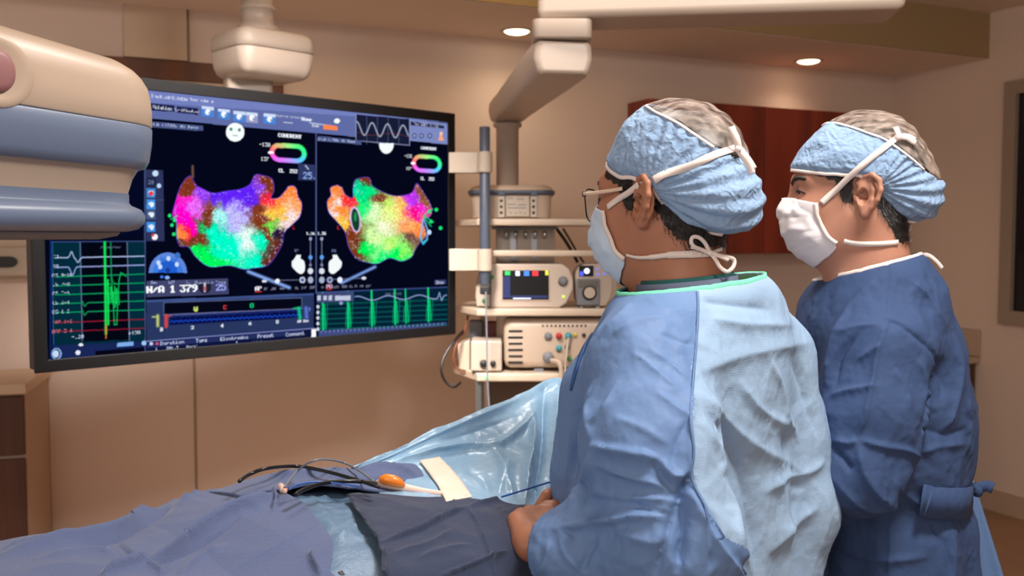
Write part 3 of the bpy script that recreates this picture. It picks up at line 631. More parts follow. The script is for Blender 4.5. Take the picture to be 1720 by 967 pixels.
c = P(441, 96, 3.20); cm = empty('ceiling_monitor_mount', (c.x, c.y, ZC)); tag(cm, 'white ceiling column with rounded housing above the large monitor', 'ceiling mount')
zc = c.z
yaw = .78
rounded_loft('housing_upper', (c.x, c.y, zc), yaw, [(.010, .005), (.013, .001), (.030, .0), (.052, .003), (.066, .012), (.074, .030), (.080, .06), (.082, .08)], .141, .122, .048, M['offwhite'], cm)
rounded_loft('housing_lower', (c.x, c.y, zc), yaw, [(-.078, .06), (-.074, .035), (-.062, .018), (-.040, .008), (.004, .001), (.0085, .004)], .141, .122, .048, M['offwhite'], cm)
MB().lathe((c.x - .015, c.y, zc), [(.066, .066), (.066, .100), (.052, .106), (.052, .150), (.058, .152), (.058, .162), (.050, .166), (.050, ZS - zc + .3)], 40).build('column', M['offwhite'], cm, True)
for a, zz in ((-2.0, .185), (-2.0, .225), (-1.3, .185)):
    m = MB(); m.lathe((c.x - .015 + .049 * math.cos(a), c.y + .049 * math.sin(a), zc + zz), [(.008, 0), (.008, .004), (.004, .005)], 12, (math.cos(a), math.sin(a), 0)); m.build('bolt', M['grey'], cm)
rounded_loft('neck', (c.x - .055, c.y + .02, zc), .46, [(-.15, 0), (-.055, 0)], .075, .045, .015, M['offwhite'], cm)
rounded_loft('mounting_plate', (c.x + .0, c.y + .03, 0), math.atan2(mu.y, mu.x), [(1.45, 0), (zc - .14, 0)], .10, .02, .008, M['offwhite'], cm)
# arm joining plate and monitor back
q = mpt(.64, .45, -.066); m = MB(); m.tube([q, Vector((c.x, c.y + .03, q.z))], .03); m.build('arm', M['offwhite'], cm, True)
# ---------------------------------------------------------------- ceiling boom
bm = empty('ceiling_boom', P(940, 60, 2.56)); bm.location.z = ZC; tag(bm, 'white articulated ceiling boom arm reaching over the equipment rack', 'ceiling boom')
def obox(m, a, b, w, h, z0=None):
    """box beam from a to b (centre line), width w, height h"""
    a = Vector(a); b = Vector(b); d = (b - a).normalized(); s = d.cross(Vector((0, 0, 1))).normalized() * w / 2; u = Vector((0, 0, h / 2))
    vs = [p + i * s + j * u for p in (a, b) for (i, j) in ((-1, -1), (1, -1), (1, 1), (-1, 1))]
    return m.add(vs, [(3, 2, 1, 0), (4, 5, 6, 7), (0, 1, 5, 4), (1, 2, 6, 5), (2, 3, 7, 6), (3, 0, 4, 7)])
z0 = 1.5 + .558
a = Vector((.075, 2.58, z0 + .075)); b = Vector((.985, 2.47, z0 + .075))
m = MB(); obox(m, a, b, .185, .15); bevel(m.build('upper_arm', M['offwhite'], bm), .022, 4)
m = MB(); m.lathe((.155, 2.56, z0 + .15), [(.07, 0), (.07, ZC - z0 - .15)], 32); m.build('ceiling_column', M['offwhite'], bm, True)
k1 = Vector((.130, 2.56, z0))
rounded_loft('joint_block', (k1.x, k1.y, z0), 0, [(-.050, .003), (-.047, 0), (-.002, 0)], .077, .08, .022, M['offwhite'], bm)
# lower arm: from the joint back and down-left to the supply column
e0 = Vector((.135, 2.50, z0 - .098)); e1 = Vector((-.020, 3.60, z0 - .098))
d = (e1 - e0).normalized(); s = Vector((d.y, -d.x, 0))
hw = .082; vs = []
prof = [(-.9, -.032), (-.8, -.045), (.8, -.045), (.9, -.032), (1.0, .0), (.96, .035), (.85, .048), (-.85, .048), (-.96, .035), (-1.0, 0)]
stations = [(0.0, .80, .80), (.012, .95, .95), (.06, 1, 1.0), (.14, 1, 1.0), (.9, .86, .86), (1.04, .86, .86), (1.11, .84, .84), (1.135, .62, .7)]
for t_, ks, kz in stations:
    for x_, z_ in prof: vs.append(e0 + d * t_ + s * (x_ * hw * ks) + Vector((0, 0, z_ * kz * 1.0)))
n = len(prof); fs = [(i * n + k, i * n + (k + 1) % n, (i + 1) * n + (k + 1) % n, (i + 1) * n + k) for i in range(len(stations) - 1) for k in range(n)]
fs += [tuple(range(n - 1, -1, -1)), tuple((len(stations) - 1) * n + k for k in range(n))]
bevel(build('lower_arm', vs, fs, M['offwhite'], bm, True), .006, 3)
sc_ = e1 - d * .02
MB().lathe((sc_.x, sc_.y, 1.10), [(.042, 0), (.042, z0 - 1.10 - .16), (.052, z0 - 1.10 - .155), (.054, z0 - 1.10 - .142)], 40).build('supply_column', M['offwhite'], bm, True)
# ---------------------------------------------------------------- foreground imaging head
gd = Vector((.31, .95, 0)).normalized(); gs = Vector((gd.y, -gd.x, 0))
gy = math.atan2(gd.y, gd.x)
Tp = P(250, 213, 1.62)                     # outermost point of the rounded nose's right side
hx, hy = .42, .165
gc = Tp - gd * (hx - .10) - gs * (hy - .005)
gh = empty('imaging_detector_head', (gc.x, gc.y, ZC)); tag(gh, 'cream and blue grey rounded imaging detector head in the left foreground', 'medical imaging equipment')
def zof(py, d=1.62): return 1.5 + (395 - py) / F * d
Rz = lambda py: zof(py)
rad = .15
rounded_loft('upper_cover', (gc.x, gc.y, 0), gy, [(Rz(213) + .001, .002), (Rz(208), 0), (Rz(170), 0.0), (Rz(140), .002), (Rz(115), .006), (Rz(98), .013), (Rz(88), .022), (Rz(80), .036), (Rz(75), .058), (Rz(71), .10), (Rz(69), .14)], hx, hy, rad, M['cream'], gh, 14)
uc = [c_ for c_ in gh.children if c_.name == 'upper_cover'][0]
for v_ in uc.data.vertices:
    al = (v_.co - gc).dot(gd); wz = min(1, max(0, (v_.co.z - Rz(213)) / (Rz(95) - Rz(213)))); v_.co.z -= wz * (.010 + .115 * max(0, al - .10))
rounded_loft('upper_blue_band', (gc.x, gc.y, 0), gy, [(Rz(284), .022), (Rz(281), .012), (Rz(270), .006), (Rz(240), .001), (Rz(216), 0), (Rz(213), .003)], hx, hy, rad, M['band'], gh, 14)
rounded_loft('lower_cover', (gc.x, gc.y, 0), gy, [(Rz(325), .042), (Rz(300), .034), (Rz(283), .024)], hx, hy, rad, M['cream'], gh, 14)
rounded_loft('lower_blue_band', (gc.x, gc.y, 0), gy, [(Rz(389), .045), (Rz(385), .026), (Rz(375), .016), (Rz(362), .014), (Rz(352), .020), (Rz(345), .036), (Rz(340), .040), (Rz(325), .040)], hx, hy, rad, M['band'], gh, 14)
rounded_loft('underside_tray', (gc.x, gc.y, 0), gy, [(Rz(402), .09), (Rz(396), .06), (Rz(390), .055)], hx, hy, rad, M['grey'], gh, 14)
# support arm to the ceiling, out of the frame
rounded_loft('support_arm', (gc - gd * .30)[:2] + (0,) if False else ((gc - gd * .28).x, (gc - gd * .28).y, 0), gy, [(Rz(110), 0), (ZC, 0)], .09, .08, .04, M['cream'], gh, 6)
# recessed pad on the side near the camera
rd = P(-8, 118, 1.0) - Vector((0, 0, CAMZ)); ctr = Vector((0, 0, CAMZ)) + rd * ((gc + gs * hy - Vector((0, 0, CAMZ))).dot(gs) / rd.dot(gs))
vs = []; fs = []; N = 40
def ell(rx, rz, off):
    return [ctr + gd * (rx * math.cos(2 * math.pi * k / N)) + Vector((0, 0, rz * math.sin(2 * math.pi * k / N))) + gs * off for k in range(N)]
rings_ = [ell(.066, .050, .001), ell(.062, .046, .004), ell(.050, .038, .003), ell(.030, .031, .001)]
for r in rings_: vs += r
for i in range(3): fs += [(i * N + k, i * N + (k + 1) % N, (i + 1) * N + (k + 1) % N, (i + 1) * N + k) for k in range(N)]
build('recess_ring', vs, fs, M['cream'], gh)
vs = []; fs = []
for i, (rx, rz, off) in enumerate(((.030, .030, .001), (.029, .029, .006), (.020, .020, .009), (.006, .006, .010))): vs += ell(rx, rz, off)
for i in range(3): fs += [(i * N + k, i * N + (k + 1) % N, (i + 1) * N + (k + 1) % N, (i + 1) * N + k) for k in range(N)]
fs.append(tuple(3 * N + k for k in range(N)))
tag(build('round_pad', vs, fs, M['mauve'], gh), 'mauve round pad')
# ---------------------------------------------------------------- equipment rack
DK = 3.42                                          # front edge depth of the rack
def pz(py, d): return P(860, py, d).z
def fx(px, d): return (px - CX) / F * d
rk = empty('equipment_rack', (fx(915, DK + .2), DK + .2, 0)); tag(rk, 'cream rolling equipment rack with open shelves right of the large monitor', 'equipment rack')
def shelf(name, px0, px1, pt, pb, dep=.42, d=DK, lip=True):
    x0, x1 = fx(px0, d), fx(px1, d); z1, z0_ = pz(pt, d), pz(pb, d)
    m = MB(); m.box(((x0 + x1) / 2, d + dep / 2, (z0_ + z1) / 2), (x1 - x0, dep, z1 - z0_)); o = m.build(name, M['shelf'], rk); bevel(o, .006); return o, z1
_, zs1 = shelf('shelf', 800, 1040, 367, 379)
_, zr = shelf('rail', 826, 1052, 420, 431, .025)
_, zs2 = shelf('shelf', 800, 1062, 518, 531)
_, zs3 = shelf('shelf', 800, 1062, 627, 641)
_, zs4 = shelf('shelf', 800, 1062, 800, 815)
# angled left wings of the shelves and posts
for (pt, pb, nm) in ((367, 379, 'shelf_end'), (518, 531, 'shelf_end'), (627, 641, 'shelf_end')):
    x0 = fx(800, DK); z1, z0_ = pz(pt, DK), pz(pb, DK)
    m = MB(); m.prism([(x0 + .002, DK + .01), (x0 + .002, DK + .41), (x0 - .10, DK + .41), (x0 - .10, DK + .22)], z0_, z1 - .002); bevel(m.build(nm, M['shelf'], rk), .004)
for px, dd in ((803, .03), (1055, .03), (803, .39), (1055, .39)):
    x = fx(px, DK); m = MB(); m.box((x, DK + dd, (zs3 + .08) / 2), (.022, .022, zs3 - .08)); bevel(m.build('post', M['steel'], rk), .003)
for px, dd in ((806, .39), (1050, .39)):
    x = fx(px, DK); m = MB(); m.box((x, DK + dd, (zs3 + zs1) / 2), (.028, .02, zs1 - zs3 - .01)); bevel(m.build('back_post', M['shelf'], rk), .003)
m = MB(); m.box((fx(930, DK), DK + .21, .10), (.56, .44, .04)); bevel(m.build('base', M['shelf'], rk), .006)
for px in (805, 1052):
    for dd in (.03, .39):
        m = MB(); m.lathe((fx(px, DK) - .012, DK + dd, .041), [(.036, 0), (.040, .004), (.040, .020), (.036, .024)], 24, (1, 0, 0)); m.build('caster', M['dark'], rk, True)
flatbox_ = MB(); flatbox_.box((fx(928, DK), DK + .40, (zs3 + zs4) / 2 - .012), (fx(1040, DK) - fx(816, DK), .010, zs3 - zs4 - .034)); flatbox_.build('back_panel', mat('dark_back_panel', (92, 74, 60), .6), rk)
# grey pole with white clamps to the monitor
pc = Vector((fx(814.5, 3.36), 3.36, 0)); pt_ = empty('support_pole', pc); pt_.location.z = zs2; tag(pt_, 'blue grey vertical pole with two white clamps beside the monitor', 'pole')
MB().lathe((pc.x, pc.y, pz(478, 3.36)), [(.0175, 0), (.0185, .002), (.0185, pz(213, 3.36) - pz(478, 3.36) - .002), (.016, pz(213, 3.36) - pz(478, 3.36))], 32).build('tube', M['polegrey'], pt_, True)
m = MB(); m.box((pc.x, pc.y, pz(487, 3.36)), (.035, .03, .03)); bevel(m.build('end_plug', M['dark'], pt_), .004)
for y0, y1 in ((255, 290), (418, 455)):
    z1, z0_ = pz(y0, 3.36), pz(y1, 3.36); me_ = mpt(MW - .004, 0)
    m = MB(); xa, xb = me_.x - .015, pc.x + .020
    m.box(((xa + pc.x - .019) / 2, 3.385, (z0_ + z1) / 2), (pc.x - .019 - xa, .03, z1 - z0_)); 
    m.lathe((pc.x, pc.y, z0_), [(.0190, 0), (.0265, 0), (.0265, z1 - z0_), (.0190, z1 - z0_)], 32)
    bevel(m.build('clamp', M['white'], pt_), .003)
# pump unit on the top shelf
def flatbox(name, px0, px1, py0, py1, d, dep, m_, parent, bev=.006, lift=0):
    x0, x1 = fx(px0, d), fx(px1, d); z1, z0_ = pz(py0, d), pz(py1, d)
    m = MB(); m.box(((x0 + x1) / 2, d + dep / 2, (z0_ + z1) / 2), (x1 - x0, dep, z1 - z0_)); o = m.build(name, m_, parent)
    if bev: bevel(o, bev)
    return o
D1 = DK + .03
t = empty('infusion_unit', (fx(860, D1), D1, zs1)); tag(t, 'cream rounded unit with dark rim and button strips on the top shelf', 'medical device')
xc = fx(859, D1 + .12); hw_ = (fx(934, D1) - fx(786, D1)) / 2; zb = zs1 + .0015; zt = pz(322, D1)
rounded_loft('body', (xc, D1 + .12, 0), 0, [(zb, .02), (zb + .004, .016), (zt, .012)], hw_, .12, .06, M['cream'], t, 8)
rounded_loft('rim', (xc, D1 + .12, 0), 0, [(zt - .010, .004), (zt - .006, 0), (zt + .004, 0), (zt + .007, .003)], hw_, .12, .06, M['polegrey'], t, 8)
rounded_loft('lid', (xc, D1 + .12, 0), 0, [(zt + .007, .006), (zt + .018, .012), (zt + .026, .035), (zt + .028, .06)], hw_, .12, .06, M['cream'], t, 8)
for px in (842, 896):
    o = flatbox('button_strip', px - 5, px + 6, 329, 365, D1 - .001, .012, M['white'], t, .002)
    for py in (337, 347, 357): m = MB(); m.lathe((fx(px, D1), D1 - .0015, pz(py, D1)), [(.0055, 0), (.0055, .002), (.003, .003)], 16, (0, -1, 0)); m.build('button', M['dark'], o)
    flatbox('hook', px - 5, px + 6, 319, 329, D1 - .006, .012, M['polegrey'], t, .002)
flatbox('label_panel', 850, 889, 330, 363, D1 + .003, .008, M['white'], t, .001)
m = MB()
for i, (a_, b_, y_) in enumerate(((853, 862, 333), (868, 880, 334), (853, 866, 343), (870, 884, 344), (853, 884, 349), (856, 860, 357), (864, 868, 358), (872, 876, 357), (880, 884, 358))): m.box((fx((a_ + b_) / 2, D1), D1 + .002, pz(y_, D1)), (fx(b_, D1) - fx(a_, D1), .0012, .003))
m.build('label_text', M['grey'], t)
# clear canister block under the top shelf
t = empty('suction_canister', (fx(880, D1), D1 + .1, zs1)); tag(t, 'smoky grey canister block hanging under the top shelf', 'canister')
zt = pz(380, DK) - .002; zb2 = pz(436, DK)
flatbox('block', 833, 932, 384, 441, D1 + .04, .16, M['glass'], t, .005)
flatbox('top_bracket', 826, 936, 380.5, 385, D1 + .03, .18, M['grey'], t, .002)
for px in (850, 866, 883, 899, 915): m = MB(); m.tube([(fx(px, D1), D1 + .036, pz(388, D1)), (fx(px, D1), D1 + .036, pz(400, D1))], .006); m.build('port', M['steel'], t, True)
for px in (897, 862): flatbox('divider', px - 5, px + 5, 389, 438, D1 + .035, .006, M['grey'], t, .001)
# patient monitor on the middle shelf
D2 = DK + .02
t = empty('vital_signs_monitor', (fx(870, D2), D2, zs2)); tag(t, 'cream vital signs monitor with dark display on the middle shelf', 'patient monitor')
zb = zs2 + .012
poly_ = [(824, 443), (944, 443), (957, 452), (963, 470), (963, 486), (952, 509), (940, 517), (824, 519)]
def extr(name, pts, d, dep, m_, parent, bev=.004):
    fr_ = [(fx(a_, d), d, pz(b_, d)) for a_, b_ in pts]; n = len(fr_)
    vs = fr_ + [(x, y + dep, z) for x, y, z in fr_]
    # pixel y grows down so the loop runs clockwise as seen from the camera
    fs = [tuple(range(n - 1, -1, -1)), tuple(range(n, 2 * n))] + [(i, (i + 1) % n, n + (i + 1) % n, n + i) for i in range(n)]
    o = build(name, vs, fs, m_, parent, False)
    bm_ = bmesh_fix(o); 
    if bev: bevel(o, bev)
    return o
import bmesh
def bmesh_fix(o):
    b_ = bmesh.new(); b_.from_mesh(o.data); bmesh.ops.recalc_face_normals(b_, faces=b_.faces); b_.to_mesh(o.data); b_.free()
extr('body', [(a_, min(b_, 517)) for a_, b_ in poly_], D2, .17, M['offwhite'], t, .006)
extr('side_module', [(800, 470), (806, 452), (824, 446), (824, 517), (806, 515), (798, 500)], D2 + .01, .15, M['cream'], t, .006)
flatbox('display_frame', 841, 925, 451, 506, D2 - .003, .006, M['cream'], t, .002)
ds = flatbox('display', 844, 922, 454, 503, D2 - .0045, .004, M['black'], t, 0)
LED = lambda n_, c_, s_: mat(n_, c_, .4, emit=(c_, s_))
mg = MB(); mr_ = MB(); mb_ = MB(); mw = MB(); my = MB(); mn_ = MB()
def onscr(m, a_, b_, c_, e_, d_): m.box((fx((a_ + b_) / 2, d_), d_, pz((c_ + e_) / 2, d_)), (fx(b_, d_) - fx(a_, d_), .0008, pz(c_, d_) - pz(e_, d_)))
dd = D2 - .0053
onscr(mg, 848, 857, 455, 462, dd); onscr(mw, 866, 873, 455, 463, dd); onscr(mb_, 880, 889, 455, 463, dd); onscr(mr_, 894, 904, 455, 463, dd); onscr(my, 916, 921, 454, 462, dd)
onscr(mn_, 844, 857, 464, 500, dd); onscr(mn_, 858, 920, 496, 501, dd); 
mw2 = MB(); onscr(mw2, 862, 892, 500, 502, dd - .0008); mw2.build('white_caption', LED('caption_white', (190, 200, 230), .8), ds)
for m_, n_, c_ in ((mg, 'green_readout', (40, 160, 80)), (mw, 'white_readout', (190, 200, 230)), (mb_, 'blue_readout', (50, 110, 220)), (mr_, 'red_readout', (200, 40, 50)), (my, 'yellow_readout', (190, 200, 60)), (mn_, 'navy_readout', (26, 34, 74))): m_.build(n_, LED(n_, c_, .8), ds)
m = MB(); m.lathe((fx(946, D2), D2, pz(472, D2)), [(.018, 0), (.018, .004), (.014, .012), (.012, .016)], 28, (0, -1, 0)); m.build('knob', M['grey'], t, True)
flatbox('green_key', 944, 949, 496, 500, D2 - .003, .004, LED('key_green', (180, 220, 80), .8), t, .001)
flatbox('connector_panel', 800, 823, 478, 514, D2 + .002, .012, M['white'], t, .002)
for px, py in ((826, 465), (813, 505)): m = MB(); m.lathe((fx(px, D2), D2 - .0005, pz(py, D2)), [(.008, 0), (.008, .004), (.004, .005)], 16, (0, -1, 0)); m.build('green_socket', M['green'], t, True)
for px in (830, 915): flatbox('foot', px - 8, px + 8, 517.3, 518, D2 + .01, .03, M['dark'], t, 0)
# round pump with dial
t = empty('irrigation_pump', (fx(993, D2), D2, zs2)); tag(t, 'rounded irrigation pump with blue display and round dial on the middle shelf', 'medical pump')
extr('body', [(966, 458), (972, 448), (982, 443), (1012, 442), (1022, 450), (1029, 466), (1030, 485), (1026, 502), (1018, 514), (975, 516), (968, 505)], D2 + .01, .14, M['offwhite'], t, .006)
o = flatbox('display', 973, 997, 446, 464, D2 + .006, .005, M['black'], t, .001)
m = MB(); m.lathe((fx(986, D2), D2 + .0055, pz(455, D2)), [(.008, 0), (.010, .001), (.010, .0015)], 20, (0, -1, 0)); m.build('white_ring', LED('ring_light', (230, 235, 255), 1.2), o)
onm = MB(); onscr(onm, 974, 980, 456, 463, D2 + .0055); onm.build('blue_readout', LED('blue_read', (60, 80, 240), 1.0), o)
flatbox('pump_head', 969, 1008, 468, 513, D2 - .008, .020, M['grey'], t, .005)
flatbox('clear_cover', 972, 1005, 470, 484, D2 - .010, .004, M['glass'], t, .001)
m = MB(); m.lathe((fx(990, D2), D2 - .0085, pz(491, D2)), [(.026, 0), (.026, .006), (.022, .010), (.008, .010)], 32, (0, -1, 0)); m.build('dial', M['dark'], t, True)
m = MB()
for k in range(5):
    a_ = k * math.pi / 5; m.box((fx(990, D2), D2 - .0195, pz(491, D2)), (.036, .002, .004), Matrix.Rotation(a_, 3, 'Y'))
m.lathe((fx(990, D2), D2 - .0195, pz(491, D2)), [(.017, 0), (.020, .0), (.020, .002), (.017, .002)], 32, (0, -1, 0))
m.build('dial_rotor', M['white'], t)
for px, py in ((1015, 450), (1015, 460), (1004, 452), (1004, 461)): m = MB(); m.box((fx(px, D2), D2 + .008, pz(py, D2)), (.012, .004, .006)); m.build('key', LED('blue_keys', (110, 120, 220), .7), t)
for px in (977, 1004): m = MB(); m.lathe((fx(px, D2), D2 + .01, zs2 + .0006), [(.010, 0), (.010, .006)], 16); m.build('foot', M['steel'], t)
# large generator below
D3 = DK + .035
t = empty('ablation_generator', (fx(930, D3), D3, zs3)); tag(t, 'big cream rounded generator with vents and coloured plugs on the lower shelf', 'medical generator')
x0, x1 = fx(846, D3), fx(1040, D3); z0_, z1 = zs3 + .014, pz(534, D3)
rounded_loft('body', ((x0 + x1) / 2, D3 + .15, 0), 0, [(z0_, .02), (z0_ + .008, .006), (z0_ + .03, 0), (z1 - .03, 0), (z1 - .008, .006), (z1, .022)], (x1 - x0) / 2, .15, .03, M['cream'], t, 8)
m = MB()
for k in range(6): m.box((fx(866, D3), D3 - .0005, pz(556 + k * 10.5, D3)), (.050 + .004 * (k % 2), .003, .008))
m.build('vent_slots', M['dark'], t)
m = MB()
for k in range(11): m.box((fx(912 + k * 7.2, D3), D3 - .0005, pz(547, D3)), (.006, .003, .008))
m.build('top_slots', M['dark'], t)
def plug(px, py, r, mm, nm, ln=.012):
    m = MB(); m.lathe((fx(px, D3), D3 - .0005, pz(py, D3)), [(r, 0), (r, ln * .7), (r * .8, ln)], 20, (0, -1, 0)); return m.build(nm, mm, t, True)
plug(921, 564, .014, M['grey'], 'grey_plug'); plug(939, 563, .011, M['red'], 'red_plug', .02); plug(955, 563, .012, M['teal'], 'teal_plug', .02); plug(939, 584, .011, M['teal'], 'teal_plug', .015); plug(921, 600, .020, M['grey'], 'grey_socket', .016); plug(957, 602, .009, M['green'], 'green_socket'); plug(966, 562, .007, M['yellow'], 'yellow_socket'); plug(981, 562, .007, M['dark'], 'black_socket'); plug(953, 582, .010, M['grey'], 'grey_plug')
m = MB(); m.tube(smooth_curve([(fx(955, D3), D3 - .02, pz(566, D3)), (fx(951, D3), D3 - .035, pz(590, D3)), (fx(949, D3), D3 - .04, pz(615, D3)), (fx(950, D3), D3 - .045, pz(640, D3)), (fx(950, D3), D3 - .04, pz(690, D3))]), .0045); m.build('white_cable', M['white'], t, True)
m = MB(); m.tube(smooth_curve([(fx(926, D3), D3 - .016, pz(604, D3)), (fx(938, D3), D3 - .045, pz(606, D3)), (fx(942, D3), D3 - .05, pz(622, D3)), (fx(941, D3), D3 - .05, pz(650, D3)), (fx(941, D3), D3 - .05, pz(690, D3))]), .008); m.build('cream_cable', M['cream'], t, True)
for px in (905, 1010): flatbox('foot', px - 8, px + 8, 619, 626.6, D3 + .01, .03, M['grey'], t, .001)
# small box with knobs
D4 = DK + .02
t = empty('stimulator_box', (fx(805, D4), D4, zs3)); tag(t, 'small cream box with two dark knobs left of the big generator', 'medical device')
flatbox('body', 790, 843, 572, 624, D4, .14, M['offwhite'], t, .008)
extr('side_housing', [(768, 578), (789, 571), (789, 624), (770, 620)], D4 + .08, .10, M['cream'], t, .005)
flatbox('knob_panel', 803, 839, 600, 622, D4 - .002, .004, M['white'], t, .001)
for px, r in ((812, .014), (828, .010)):
    m = MB(); m.lathe((fx(px, D4), D4 - .0022, pz(610, D4)), [(r, 0), (r, .010), (r * .7, .014)], 20, (0, -1, 0)); m.build('knob', M['dark'], t, True)
for px in (798, 836): flatbox('foot', px - 5, px + 5, 624, 626.6, D4 + .01, .02, M['dark'], t, 0)
# grey canister and red bag behind the small box
t = empty('connector_module', (fx(815, D4 + .2), D4 + .2, zs3)); tag(t, 'grey and red connector module behind the small knob box', 'medical device')
flatbox('grey_housing', 787, 812, 538, 626, D4 + .19, .05, M['grey'], t, .01)
flatbox('red_housing', 816, 848, 540, 626, D4 + .19, .05, mat('dark_red_plastic', (120, 52, 44), .5), t, .01)
# cables
def cable(name, pts, r, mm, label, group=None, n=10):
    m = MB(); m.tube(smooth_curve([P(*p) for p in pts], n), r, 10); o = m.build(name, mm, None, True); tag(o, label, 'cable', group); return o
cable('loop_cable', [(778, 555, 3.50), (765, 570, 3.45), (748, 595, 3.42), (741, 620, 3.40), (748, 640, 3.40), (762, 650, 3.40), (774, 642, 3.42)], .0045, M['cord'], 'dark looped cable hanging left of the equipment rack')
cable('brown_cable', [(786, 530, 3.6), (780, 556, 3.52), (768, 575, 3.46), (762, 600, 3.45), (768, 618, 3.46), (782, 628, 3.46)], .004, M['copper'], 'reddish brown cable curling beside the small knob box')
cable('power_cord', [(935, 384, 3.5), (950, 405, 3.55), (962, 425, 3.6), (970, 440, 3.62)], .006, M['cord'], 'black cord slanting below the top shelf, right of the canister')
cable('power_cord', [(946, 384, 3.52), (958, 404, 3.57), (972, 428, 3.62), (984, 446, 3.64)], .004, M['cord'], 'second thinner black cord below the top shelf')
cable('thin_cable', [(816, 490, 3.33), (816.5, 520, 3.33), (818, 580, 3.33), (819, 640, 3.33), (823, 700, 3.33)], .003, M['greycord'], 'thin grey cable hanging straight down from the grey pole')
tag(MB().lathe(P(817.5, 634, DK - .004), [(.006, 0), (.006, .003), (.002, .004)], 14, (0, -1, 0)).build('indicator_light', LED('green_indicator', (60, 220, 110), 1.5), None, True), 'small green indicator light on the lower shelf edge', 'indicator light')
